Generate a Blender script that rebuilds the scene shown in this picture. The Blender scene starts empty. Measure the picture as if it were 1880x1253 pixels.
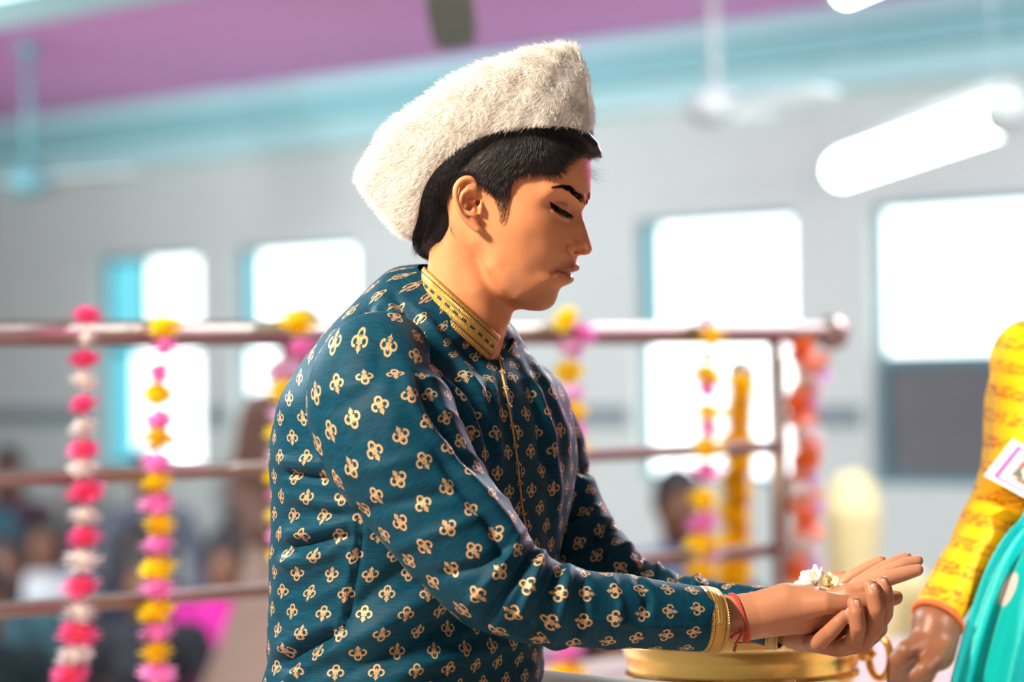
import bpy, bmesh, math, random
import numpy as np
from mathutils import Vector, Matrix
random.seed(7)
rng = np.random.default_rng(7)
scene = bpy.context.scene
col = scene.collection

# ------------------------------------------------------------------ camera
FPX = 5255.0                      # focal length in pixels of the 1880 x 1253 frame
D0 = 3.18                         # distance of the seated man
SC = FPX / D0                     # pixels per metre at his distance
CAMZ = 0.55
PITCH = math.atan(67.5 / FPX)
ROLL = 0.0146
fwd = Vector((0, math.cos(PITCH), math.sin(PITCH)))
_r0 = Vector((1, 0, 0)); _u0 = _r0.cross(fwd)
rgt = (_r0 * math.cos(ROLL) - _u0 * math.sin(ROLL)).normalized()
upv = rgt.cross(fwd).normalized()
CAM = Vector((0, 0, CAMZ))
cam_data = bpy.data.cameras.new('camera')
cam_data.sensor_width = 36.0
cam_data.lens = 36.0 * FPX / 1880.0
cam_data.clip_start = 0.05
cam_data.clip_end = 200
cam_data.dof.use_dof = True
cam_data.dof.focus_distance = 3.10
cam_data.dof.aperture_fstop = 2.6
cam_obj = bpy.data.objects.new('camera', cam_data)
col.objects.link(cam_obj)
_m = Matrix((rgt, upv, -fwd)).transposed().to_4x4()
_m.translation = CAM
cam_obj.matrix_world = _m
scene.camera = cam_obj

def at(px, py, d=D0):
    """point seen at pixel (px, py) at distance d along the camera axis"""
    return CAM + fwd * d + rgt * ((px - 940.0) / FPX * d) - upv * ((py - 626.5) / FPX * d)

# ------------------------------------------------------------------ world, lights, exposure
world = bpy.data.worlds.new('world'); scene.world = world
world.use_nodes = True
_bg = world.node_tree.nodes['Background']
_bg.inputs[0].default_value = (0.80, 0.93, 1.0, 1); _bg.inputs[1].default_value = 2.0
scene.view_settings.view_transform = 'Standard'
scene.view_settings.look = 'None'
scene.view_settings.exposure = 0.0
scene.view_settings.gamma = 1.0
scene.view_settings.use_curve_mapping = False

def area_light(name, loc, target, size, power, color, sy=None, spread=180):
    l = bpy.data.lights.new(name, 'AREA'); l.shape = 'RECTANGLE' if sy else 'SQUARE'
    l.size = size
    if sy: l.size_y = sy
    l.energy = power; l.color = color; l.spread = math.radians(spread)
    o = bpy.data.objects.new(name, l); col.objects.link(o)
    o.location = loc
    o.rotation_euler = (Vector(target) - Vector(loc)).to_track_quat('-Z', 'Y').to_euler()
    return o
HEADP = at(940, 420)
area_light('stage_key_and_added_fill', (-1.44, 1.90, 1.86), HEADP + Vector((-.05, 0, -.22)), 0.28, 155, (1.0, 0.81, 0.63), 0.28)
area_light('hall_back_light', (1.55, 6.2, 1.80), HEADP + Vector((0, 0, -.1)), 0.45, 95, (0.86, 0.92, 1.0), 0.35)
area_light('hall_side_light', (-1.9, 5.0, 1.8), HEADP + Vector((0, 0, -.15)), 0.45, 66, (0.80, 0.93, 1.0), 0.35)
area_light('pink_party_light', (1.7, 5.6, 1.0), HEADP, 0.25, 11, (1.0, 0.12, 0.55))
area_light('hall_ceiling_light', (-2.6, 9.6, 1.93), (-2.6, 9.6, 0), 3.0, 90, (0.90, 0.98, 1.0), 3.0)
area_light('hall_ceiling_light', (1.2, 8.2, 1.93), (1.2, 8.2, 0), 1.6, 70, (0.90, 0.98, 1.0), 1.6)
area_light('added_wall_wash', (-3.9, 8.2, 1.2), (-1.0, 13.6, 1.75), 1.0, 118, (0.95, 0.98, 0.97), 1.0, 110)  # added wall wash, unseen, aimed to brighten the window wall only
area_light('added_wall_wash', (2.6, 6.0, 0.2), (1.2, 11.5, 1.7), 1.0, 42, (0.92, 0.98, 1.0), 1.0)  # second added wash for the right part of that wall
area_light('stage_key_and_added_fill', (2.25, 1.60, 1.75), (0.90, 3.62, 0.36), 0.2, 4.5, (1.0, 0.93, 0.85), 0.2, 20)  # added narrow fill that brightens the person in yellow, no known lamp
area_light('stage_ceiling_light', (0.6, 1.2, 1.93), (0.6, 2.0, 0), 1.6, 3, (1.0, 0.95, 0.9), 1.2)

# ------------------------------------------------------------------ helpers: objects
def tag(o, label=None, cat=None, group=None, kind=None):
    if label: o['label'] = label
    if cat: o['category'] = cat
    if group: o['group'] = group
    if kind: o['kind'] = kind
    return o
def empty(name, loc=(0, 0, 0), rz=0):
    o = bpy.data.objects.new(name, None); col.objects.link(o)
    o.location = loc; o.rotation_euler = (0, 0, rz); o.empty_display_size = .1
    return o
def mesh_obj(name, verts, faces, mat=None, parent=None, smooth=True):
    me = bpy.data.meshes.new(name)
    if isinstance(verts, np.ndarray):
        v = np.asarray(verts, np.float32); f = np.asarray(faces, np.int32)
        n = f.shape[1]
        me.vertices.add(len(v)); me.vertices.foreach_set('co', v.ravel())
        me.loops.add(f.size); me.loops.foreach_set('vertex_index', f.ravel())
        me.polygons.add(len(f))
        me.polygons.foreach_set('loop_start', np.arange(0, f.size, n, dtype=np.int32))
        me.update(calc_edges=True)
    else:
        me.from_pydata([tuple(p) for p in verts], [], [tuple(q) for q in faces])
    me.validate(clean_customdata=False)
    me.update()
    if smooth: me.polygons.foreach_set('use_smooth', [True] * len(me.polygons))
    o = bpy.data.objects.new(name, me); col.objects.link(o)
    if mat: me.materials.append(mat)
    if parent: set_parent(o, parent)
    return o
def set_parent(o, p):
    """parent keeping the world place of o (o was built in world space)"""
    o.parent = p
    o.matrix_parent_inverse = world_of(p).inverted()
def world_of(p):
    m = Matrix.LocRotScale(p.location, p.rotation_euler, p.scale)
    if p.parent: m = world_of(p.parent) @ p.matrix_parent_inverse @ m
    return m
def copy_tree(o, parent=None):
    c = o.copy(); col.objects.link(c)
    if parent: c.parent = parent
    for ch in [x for x in o.children]:
        copy_tree(ch, c)
    return c
class MB:
    """collects simple solids into one mesh"""
    def __init__(s): s.v = []; s.f = []
    def add(s, v, f):
        n = len(s.v); s.v += [tuple(p) for p in v]; s.f += [tuple(i + n for i in q) for q in f]
    def box(s, c, ax, ay, az):
        """centre and three half-axis vectors"""
        c, ax, ay, az = map(Vector, (c, ax, ay, az))
        v = [c + ax * i + ay * j + az * k for k in (-1, 1) for j in (-1, 1) for i in (-1, 1)]
        s.add(v, [(0, 2, 3, 1), (4, 5, 7, 6), (0, 1, 5, 4), (2, 6, 7, 3), (0, 4, 6, 2), (1, 3, 7, 5)])
    def tube(s, pts, rad, n=12, cap=True, closed=False):
        pts = [Vector(p) for p in pts]; m = len(pts)
        rad = rad if hasattr(rad, '__len__') else [rad] * m
        up = None; rings = []
        for i, p in enumerate(pts):
            if closed: t = (pts[(i + 1) % m] - pts[i - 1]).normalized()
            else: t = (pts[min(i + 1, m - 1)] - pts[max(i - 1, 0)]).normalized()
            if up is None:
                up = Vector((0, 0, 1)) if abs(t.z) < .9 else Vector((1, 0, 0))
            u = (up - t * up.dot(t)).normalized(); w = t.cross(u); up = u
            rings.append([p + (u * math.cos(a) + w * math.sin(a)) * rad[i] for a in [2 * math.pi * k / n for k in range(n)]])
        v = [q for r in rings for q in r]; f = []
        mm = m if closed else m - 1
        for i in range(mm):
            i2 = (i + 1) % m
            for k in range(n):
                k2 = (k + 1) % n
                f.append((i * n + k, i * n + k2, i2 * n + k2, i2 * n + k))
        if cap and not closed:
            f.append(tuple(range(n))[::-1]); f.append(tuple((m - 1) * n + k for k in range(n)))
        s.add(v, f)
    def lathe(s, c, prof, n=24, axis=(0, 0, 1)):
        """profile of (radius, height) about an axis through c"""
        c = Vector(c); q = Vector(axis).normalized().to_track_quat('Z', 'Y')
        v = []; f = []
        for r, h in prof:
            for k in range(n):
                a = 2 * math.pi * k / n
                v.append(c + q @ Vector((r * math.cos(a), r * math.sin(a), h)))
        for i in range(len(prof) - 1):
            for k in range(n):
                k2 = (k + 1) % n
                f.append((i * n + k, i * n + k2, (i + 1) * n + k2, (i + 1) * n + k))
        s.add(v, f)
    def build(s, name, mat, parent=None, smooth=True):
        return mesh_obj(name, s.v, s.f, mat, parent, smooth)

# ------------------------------------------------------------------ helpers: materials
def new_mat(name):
    m = bpy.data.materials.new(name); m.use_nodes = True
    return m, m.node_tree, m.node_tree.nodes['Principled BSDF']
def plain(name, c, rough=.6, metal=0., spec=.5, noise=0., nscale=20., bump=0., emit=0., trans=0.):
    m, nt, b = new_mat(name)
    b.inputs['Base Color'].default_value = (*c, 1)
    b.inputs['Roughness'].default_value = rough
    b.inputs['Metallic'].default_value = metal
    b.inputs['Specular IOR Level'].default_value = spec
    if noise or bump:
        tc = nt.nodes.new('ShaderNodeTexCoord'); nz = nt.nodes.new('ShaderNodeTexNoise')
        nz.inputs['Scale'].default_value = nscale; nz.inputs['Detail'].default_value = 4
        nt.links.new(tc.outputs['Object'], nz.inputs['Vector'])
        if noise:
            mx = nt.nodes.new('ShaderNodeMix'); mx.data_type = 'RGBA'
            mx.inputs[6].default_value = (*[x * (1 - noise) for x in c], 1)
            mx.inputs[7].default_value = (*[min(1, x * (1 + noise)) for x in c], 1)
            nt.links.new(nz.outputs['Fac'], mx.inputs[0]); nt.links.new(mx.outputs[2], b.inputs['Base Color'])
        if bump:
            bp = nt.nodes.new('ShaderNodeBump'); bp.inputs['Strength'].default_value = bump; bp.inputs['Distance'].default_value = .002
            nt.links.new(nz.outputs['Fac'], bp.inputs['Height']); nt.links.new(bp.outputs[0], b.inputs['Normal'])
    if emit:
        b.inputs['Emission Color'].default_value = (*c, 1); b.inputs['Emission Strength'].default_value = emit
    if trans:
        out = nt.nodes['Material Output']; t = nt.nodes.new('ShaderNodeBsdfTranslucent'); t.inputs[0].default_value = (*c, 1)
        ms = nt.nodes.new('ShaderNodeMixShader'); ms.inputs[0].default_value = trans
        nt.links.new(b.outputs[0], ms.inputs[1]); nt.links.new(t.outputs[0], ms.inputs[2]); nt.links.new(ms.outputs[0], out.inputs[0])
    return m
class X:
    """a shader value with arithmetic, each step one Math node"""
    def __init__(s, nt, so): s.nt = nt; s.so = so
    def _op(s, op, *a):
        n = s.nt.nodes.new('ShaderNodeMath'); n.operation = op
        for i, q in enumerate((s,) + a):
            if isinstance(q, X): s.nt.links.new(q.so, n.inputs[i])
            else: n.inputs[i].default_value = q
        return X(s.nt, n.outputs[0])
    def __add__(s, o): return s._op('ADD', o)
    __radd__ = __add__
    def __sub__(s, o): return s._op('SUBTRACT', o)
    def __rsub__(s, o): return (s * -1) + o
    def __mul__(s, o): return s._op('MULTIPLY', o)
    __rmul__ = __mul__
    def __truediv__(s, o): return s._op('DIVIDE', o)
    def abs(s): return s._op('ABSOLUTE')
    def floor(s): return s._op('FLOOR')
    def fract(s): return s._op('FRACT')
    def sin(s): return s._op('SINE')
    def cos(s): return s._op('COSINE')
    def sqrt(s): return s._op('SQRT')
    def mod(s, o): return s._op('FLOORED_MODULO', o)
    def atan2(s, o): return s._op('ARCTAN2', o)
    def max(s, o): return s._op('MAXIMUM', o)
    def min(s, o): return s._op('MINIMUM', o)
    def gt(s, o): return s._op('GREATER_THAN', o)
    def lt(s, o): return s._op('LESS_THAN', o)
    def step(s, a, b):
        """0 below a, 1 above b (b may be smaller than a)"""
        n = s.nt.nodes.new('ShaderNodeMapRange'); n.inputs[1].default_value = a; n.inputs[2].default_value = b
        n.inputs[3].default_value = 0; n.inputs[4].default_value = 1
        s.nt.links.new(s.so, n.inputs[0]); return X(s.nt, n.outputs[0])
def mixc(nt, f, a, b):
    m = nt.nodes.new('ShaderNodeMix'); m.data_type = 'RGBA'
    for i, q in ((0, f), (6, a), (7, b)):
        if isinstance(q, X): nt.links.new(q.so, m.inputs[i])
        elif isinstance(q, (int, float)): m.inputs[i].default_value = q
        elif isinstance(q, tuple): m.inputs[i].default_value = (*q, 1)
        else: nt.links.new(q, m.inputs[i])
    return m.outputs[2]
def uv_xy(nt, name='UVMap'):
    n = nt.nodes.new('ShaderNodeUVMap'); n.uv_map = name
    s = nt.nodes.new('ShaderNodeSeparateXYZ'); nt.links.new(n.outputs[0], s.inputs[0])
    return X(nt, s.outputs[0]), X(nt, s.outputs[1])
def noise(nt, scale, detail=3, vec=None, rough=.5, sx=1, sy=1, sz=1):
    n = nt.nodes.new('ShaderNodeTexNoise'); n.inputs['Scale'].default_value = scale; n.inputs['Detail'].default_value = detail
    n.inputs['Roughness'].default_value = rough
    if vec is None:
        tc = nt.nodes.new('ShaderNodeTexCoord'); vec = tc.outputs['Object']
    mp = nt.nodes.new('ShaderNodeMapping'); mp.inputs['Scale'].default_value = (sx, sy, sz)
    nt.links.new(vec, mp.inputs[0]); nt.links.new(mp.outputs[0], n.inputs['Vector'])
    return X(nt, n.outputs['Fac'])
def bump(nt, b, h, strength=.3, dist=.001):
    n = nt.nodes.new('ShaderNodeBump'); n.inputs['Strength'].default_value = strength; n.inputs['Distance'].default_value = dist
    nt.links.new(h.so, n.inputs['Height']); nt.links.new(n.outputs[0], b.inputs['Normal'])

# ------------------------------------------------------------------ helpers: implicit modelling
class Vol:
    """distance field on a grid; smooth unions of rounded shapes, then one skin around them"""
    def __init__(s, lo, hi, h):
        s.lo = np.array(lo, float); s.h = h
        s.n = np.ceil((np.array(hi, float) - s.lo) / h).astype(int) + 1
        s.d = np.full(tuple(s.n), 1e3, np.float32)
    def sub(s, lo, hi):
        a = np.clip(np.floor((np.array(lo) - s.lo) / s.h).astype(int), 0, s.n - 1)
        b = np.clip(np.ceil((np.array(hi) - s.lo) / s.h).astype(int) + 1, 1, s.n)
        ax = [(s.lo[i] + s.h * np.arange(a[i], b[i])).astype(np.float32) for i in range(3)]
        return (slice(a[0], b[0]), slice(a[1], b[1]), slice(a[2], b[2])), ax[0][:, None, None], ax[1][None, :, None], ax[2][None, None, :]
    def merge(s, sl, g, k, op):
        d = s.d[sl]
        if op == 'sub': g = -g
        if k <= 0:
            s.d[sl] = np.minimum(d, g) if op == 'add' else np.maximum(d, g)
        elif op == 'add':
            hh = np.clip(.5 + .5 * (d - g) / k, 0, 1); s.d[sl] = d + (g - d) * hh - k * hh * (1 - hh)
        else:
            hh = np.clip(.5 - .5 * (d - g) / k, 0, 1); s.d[sl] = d + (g - d) * hh + k * hh * (1 - hh)
    def cone(s, a, b, ra, rb, k=0., op='add', pad=None):
        a = np.array(a, float); b = np.array(b, float); r = max(ra, rb); pad = (r + 2 * k + 4 * s.h) if pad is None else pad
        sl, x, y, z = s.sub(np.minimum(a, b) - pad, np.maximum(a, b) + pad)
        if 0 in s.d[sl].shape: return
        ab = b - a; L = float(ab @ ab) + 1e-12
        t = np.clip(((x - a[0]) * ab[0] + (y - a[1]) * ab[1] + (z - a[2]) * ab[2]) / L, 0, 1)
        g = np.sqrt((x - a[0] - t * ab[0]) ** 2 + (y - a[1] - t * ab[1]) ** 2 + (z - a[2] - t * ab[2]) ** 2) - (ra + (rb - ra) * t)
        s.merge(sl, g.astype(np.float32), k, op)
    def chain(s, pts, rad, k=0., op='add', inner=None):
        """a run of cones that joins the field as one shape"""
        rad = rad if hasattr(rad, '__len__') else [rad] * len(pts)
        P = np.array([list(p) for p in pts], float); pad = max(rad) + 2 * k + 4 * s.h
        sl, x, y, z = s.sub(P.min(0) - pad, P.max(0) + pad)
        if 0 in s.d[sl].shape: return
        g = None
        for i in range(len(P) - 1):
            a, b = P[i], P[i + 1]; ab = b - a; L = float(ab @ ab) + 1e-12
            t = np.clip(((x - a[0]) * ab[0] + (y - a[1]) * ab[1] + (z - a[2]) * ab[2]) / L, 0, 1)
            q = np.sqrt((x - a[0] - t * ab[0]) ** 2 + (y - a[1] - t * ab[1]) ** 2 + (z - a[2] - t * ab[2]) ** 2) - (rad[i] + (rad[i + 1] - rad[i]) * t)
            if g is None: g = q
            else:
                ki = inner if inner is not None else 0.
                if ki <= 0: g = np.minimum(g, q); continue
                hh = np.clip(.5 + .5 * (g - q) / ki, 0, 1); g = g + (q - g) * hh - ki * hh * (1 - hh)
        s.merge(sl, g.astype(np.float32), k, op)
    def ell(s, c, r, k=0., op='add', R=None):
        """ellipsoid; rows of R are its axes"""
        c = np.array(c, float); r = np.array(r, float); pad = r.max() + 2 * k + 4 * s.h
        sl, x, y, z = s.sub(c - pad, c + pad)
        if 0 in s.d[sl].shape: return
        X_, Y_, Z_ = x - c[0], y - c[1], z - c[2]
        if R is not None:
            R = np.array(R, float)
            X_, Y_, Z_ = [R[i][0] * X_ + R[i][1] * Y_ + R[i][2] * Z_ for i in range(3)]
        k0 = np.sqrt((X_ / r[0]) ** 2 + (Y_ / r[1]) ** 2 + (Z_ / r[2]) ** 2)
        k1 = np.sqrt((X_ / r[0] ** 2) ** 2 + (Y_ / r[1] ** 2) ** 2 + (Z_ / r[2] ** 2) ** 2) + 1e-9
        g = k0 * (k0 - 1) / k1
        s.merge(sl, g.astype(np.float32), k, op)
    def skin(s):
        return surface_nets(s.d, s.lo, s.h)
def surface_nets(d, lo, h):
    s = d < 0
    c = np.zeros(tuple(np.array(d.shape) - 1), np.int8)
    offs = [(i, j, k) for i in (0, 1) for j in (0, 1) for k in (0, 1)]
    n = d.shape
    for i, j, k in offs: c += s[i:n[0] - 1 + i, j:n[1] - 1 + j, k:n[2] - 1 + k]
    mask = (c > 0) & (c < 8)
    idx = np.full(mask.shape, -1, np.int64)
    I = np.argwhere(mask); idx[mask] = np.arange(len(I))
    val = {o: d[I[:, 0] + o[0], I[:, 1] + o[1], I[:, 2] + o[2]] for o in offs}
    acc = np.zeros((len(I), 3)); cnt = np.zeros(len(I))
    for o in offs:
        for ax in range(3):
            if o[ax] == 0:
                p = list(o); p[ax] = 1; p = tuple(p)
                a, b = val[o], val[p]; m = (a < 0) != (b < 0)
                t = np.where(m, a / np.where(m, a - b, 1), 0)
                e = np.tile(np.array(o, float), (len(I), 1)); e[:, ax] += t
                acc[m] += e[m]; cnt[m] += 1
    V = (I + acc / cnt[:, None]) * h + np.array(lo)
    F = []
    for ax in range(3):
        b, cc = [(1, 2), (2, 0), (0, 1)][ax]
        sl0 = [slice(None)] * 3; sl1 = [slice(None)] * 3
        sl0[ax] = slice(0, -1); sl1[ax] = slice(1, None)
        e = s[tuple(sl0)] != s[tuple(sl1)]
        E = np.argwhere(e); ok = (E[:, b] > 0) & (E[:, cc] > 0) & (E[:, b] < n[b] - 1) & (E[:, cc] < n[cc] - 1); E = E[ok]
        inside = s[E[:, 0], E[:, 1], E[:, 2]]
        q = []
        for db, dc in ((-1, -1), (0, -1), (0, 0), (-1, 0)):
            P = E.copy(); P[:, b] += db; P[:, cc] += dc
            q.append(idx[P[:, 0], P[:, 1], P[:, 2]])
        q = np.stack(q, 1); q[~inside] = q[~inside][:, ::-1]
        F.append(q)
    F = np.concatenate(F); F = F[(F >= 0).all(1)]
    return V, F
def relax(V, F, it=2, lam=.5):
    for _ in range(it):
        a = np.zeros_like(V); c = np.zeros(len(V))
        for i in range(F.shape[1]):
            j = F[:, (i + 1) % F.shape[1]]
            for ax in range(3):
                a[:, ax] += np.bincount(F[:, i], V[j, ax], len(V)) + np.bincount(j, V[F[:, i], ax], len(V))
            c += np.bincount(F[:, i], minlength=len(V)) + np.bincount(j, minlength=len(V))
        V = V + lam * (a / np.maximum(c, 1)[:, None] - V)
    return V
def rbf(P, val, Q, reg=0.):
    """thin plate interpolation of val at P, read at Q"""
    P = np.array(P, float); n = len(P)
    def ker(r2): return np.where(r2 > 1e-9, .5 * r2 * np.log(np.maximum(r2, 1e-9)), 0)
    K = ker(((P[:, None] - P[None]) ** 2).sum(2)) + reg * np.eye(n)
    A = np.zeros((n + 3, n + 3)); A[:n, :n] = K; A[:n, n] = 1; A[:n, n + 1:] = P; A[n:, :n] = A[:n, n:].T
    w = np.linalg.solve(A, np.concatenate([np.array(val, float), np.zeros(3)]))
    out = np.empty(len(Q))
    for i in range(0, len(Q), 8000):
        q = Q[i:i + 8000]
        out[i:i + 8000] = ker(((q[:, None] - P[None]) ** 2).sum(2)) @ w[:n] + w[n] + q @ w[n + 1:]
    return out
def poly_sd(poly, U, Vv):
    """signed distance to a polygon on a 2-D set of points, negative inside"""
    poly = np.array(poly, float); d = np.full(U.shape, 1e18); ins = np.zeros(U.shape, bool)
    for i in range(len(poly)):
        a = poly[i]; b = poly[(i + 1) % len(poly)]; e = b - a
        t = np.clip(((U - a[0]) * e[0] + (Vv - a[1]) * e[1]) / (e @ e + 1e-12), 0, 1)
        d = np.minimum(d, (U - a[0] - t * e[0]) ** 2 + (Vv - a[1] - t * e[1]) ** 2)
        if a[1] != b[1]:
            c = (Vv < a[1]) != (Vv < b[1])
            ins ^= c & (U < a[0] + (Vv - a[1]) / (b[1] - a[1]) * e[0])
    d = np.sqrt(d); return np.where(ins, -d, d)
def smooth_path(pts, m):
    """Catmull-Rom through rows of numbers, m samples"""
    P = np.array(pts, float); n = len(P)
    t = np.linspace(0, n - 1, m); i = np.clip(t.astype(int), 0, n - 2); u = (t - i)[:, None]
    p0 = P[np.maximum(i - 1, 0)]; p1 = P[i]; p2 = P[i + 1]; p3 = P[np.minimum(i + 2, n - 1)]
    return .5 * (2 * p1 + (p2 - p0) * u + (2 * p0 - 5 * p1 + 4 * p2 - p3) * u ** 2 + (3 * p1 - p0 - 3 * p2 + p3) * u ** 3)
def grid_faces(nr, nc, wrap=False):
    r = np.arange(nr - 1)[:, None]; c = np.arange(nc if wrap else nc - 1)[None]
    c2 = (c + 1) % nc
    return np.stack([(r * nc + c), (r * nc + c2), ((r + 1) * nc + c2), ((r + 1) * nc + c)], 2).reshape(-1, 4)
def strands(roots, dirs, length, radius, bend, segs=3, sides=3, jit=0.):
    """many tapering hairs in one mesh; arrays of roots, unit directions, lengths, bend vectors"""
    n = len(roots); t = np.linspace(0, 1, segs + 1)
    P = roots[:, None] + dirs[:, None] * (length[:, None] * t)[:, :, None] + bend[:, None] * (t ** 2)[None, :, None]
    return hair_tubes(P, radius, sides)
def hair_tubes(P, radius, sides=3, taper=True):
    n, m, _ = P.shape
    T = np.gradient(P, axis=1); T /= np.linalg.norm(T, axis=2, keepdims=True) + 1e-12
    ref = rng.normal(size=(n, 1, 3)); a = np.cross(T, ref); a /= np.linalg.norm(a, axis=2, keepdims=True) + 1e-12
    b = np.cross(T, a)
    t = np.linspace(0, 1, m); rr = np.array(radius).reshape(-1, 1) * (np.clip(1 - t ** 2, .04, 1) if taper else np.ones(m))[None]
    V = []
    for k in range(sides):
        an = 2 * math.pi * k / sides
        V.append(P + (a * math.cos(an) + b * math.sin(an)) * rr[:, :, None])
    V = np.stack(V, 2)                                   # n, m, sides, 3
    base = (np.arange(n) * m * sides)[:, None, None]
    i = np.arange(m - 1)[None, :, None]; k = np.arange(sides)[None, None]
    k2 = (k + 1) % sides
    F = np.stack([base + i * sides + k, base + i * sides + k2, base + (i + 1) * sides + k2, base + (i + 1) * sides + k], 3).reshape(-1, 4)
    return V.reshape(-1, 3), F

# ================================================================== THE HALL
e1 = Vector((-4940, FPX, 0)).normalized()       # along the window wall, away to the left
e2 = Vector((5590, FPX, 0)).normalized()        # along the railing, towards the window wall
e3 = Vector((0, 0, 1))
def R(a, b, z): return e1 * a + e2 * b + e3 * z
def ray(px, py): return (fwd + rgt * ((px - 940.0) / FPX) - upv * ((py - 626.5) / FPX))
WB = 8.85
HALL_Z = -0.9; CEIL_Z = 2.0
def wall_hit(px, py=640, b=WB):
    v = ray(px, py); t = b / e2.dot(v); p = CAM + v * t
    return e1.dot(p), p.z
def slab(mb, a0, a1, b0, b1, z0, z1):
    mb.box(R((a0 + a1) / 2, (b0 + b1) / 2, (z0 + z1) / 2), e1 * ((a1 - a0) / 2), e2 * ((b1 - b0) / 2), e3 * ((z1 - z0) / 2))
def structure(name, mat, *slabs):
    mb = MB()
    for s in slabs: slab(mb, *s)
    o = mb.build(name, mat, None, False); o['kind'] = 'structure'; return o

M = {}
M['wall'] = plain('wall_paint', (.62, .70, .675), .75, noise=.05, nscale=1.5)
M['stripe'] = plain('dado_paint', (.22, .29, .32), .6)
M['cornice_light'] = plain('pale_aqua_paint', (.47, .77, .80), .6)
M['cornice'] = plain('aqua_paint', (.30, .61, .66), .6)
M['purple'] = plain('purple_lit_ceiling', (.70, .29, .64), .7, noise=.06, nscale=.8)  # purple glow of decor lights put into the ceiling colour
M['ceil'] = plain('ceiling_paint', (.30, .33, .34), .8)
M['bounce_cut'] = plain('dark_bounce_cut_wall', (.045, .03, .04), .9)  # unseen walls made dark to cut bounce light on the man
M['floor'] = plain('hall_floor', (.20, .13, .11), .4, noise=.2, nscale=4)
M['stage'] = plain('stage_carpet', (.50, .40, .39), .9, noise=.08, nscale=60, bump=.3)
M['frame'] = plain('window_frame', (.10, .26, .30), .4)
M['dark_panel'] = plain('grey_shutter', (.135, .14, .155), .6, noise=.15, nscale=3)
M['day'] = plain('daylit_glass', (.93, 1.0, 1.0), .2, emit=2.4)
M['day_blue'] = plain('daylit_blue_glass', (.17, .68, .80), .2, emit=.6)
M['steel'] = plain('brushed_steel', (.33, .27, .23), .46, 1.0)
M['white_metal'] = plain('white_enamel', (.52, .58, .58), .4)
M['green_blade'] = plain('dark_green_enamel', (.20, .30, .22), .5)
M['tube'] = plain('lamp_tube', (.93, 1.0, .99), .3, emit=9)

A0, A1, B0 = -3.2, 16.5, -4.2
structure('floor', M['floor'], (A0, A1, B0, WB, HALL_Z - .1, HALL_Z))
structure('ceiling', M['ceil'], (A0, A1, B0, WB + .2, CEIL_Z, CEIL_Z + .1))
structure('wall_left', M['wall'], (A1, A1 + .15, B0, WB + .2, HALL_Z, CEIL_Z))
structure('wall_right', M['bounce_cut'], (A0 - .15, A0, B0, WB + .2, HALL_Z, CEIL_Z))
structure('wall_front', M['bounce_cut'], (A0, A1, B0 - .15, B0, HALL_Z, CEIL_Z))
# window wall with real openings
WZ0, WZ1 = .105, 1.22
wins = [(180, 366), (432, 653), (1168, 1458), (1598, 1960)]
spans = [tuple(sorted((wall_hit(p)[0], wall_hit(q)[0]))) for p, q in wins]
edges = sorted(spans); T = .16
wl = [(A0, A1, WB, WB + T, HALL_Z, WZ0), (A0, A1, WB, WB + T, WZ1, CEIL_Z)]
prev = A0
for s0, s1 in edges:
    wl.append((prev, s0, WB, WB + T, WZ0, WZ1)); prev = s1
wl.append((prev, A1, WB, WB + T, WZ0, WZ1))
structure('wall_back', M['wall'], *wl)
segs = []; prev = A0
for s0, s1 in edges + [(A1, A1)]:
    segs.append((prev, s0 - .05, WB - .02, WB - .001, .335, .42)); prev = s1 + .05
structure('trim_1', M['stripe'], *segs)
structure('trim_2', M['cornice_light'], (A0, A1, WB - .10, WB - .002, 1.68, 1.80))
structure('trim_3', M['cornice'], (A0, A1, WB - .20, WB - .002, 1.805, 1.90))
structure('trim_4', M['cornice_light'], (A0, A1, WB - .28, WB - .002, 1.905, 1.995))
_v = ray(0, 52); _t = (CEIL_Z - .16 - CAMZ) / _v.z; _bb = e2.dot(_v * _t)
structure('ceiling_beam', M['cornice_light'], (A0, A1, _bb - .45, _bb, CEIL_Z - .16, CEIL_Z - .002))
bpy.data.objects['ceiling_beam'].name = 'trim_5'
structure('ceiling_panel', M['purple'], (A0, A1, _bb + .002, WB - .285, CEIL_Z - .02, CEIL_Z - .002)).name = 'trim_6'
MID = .735
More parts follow.
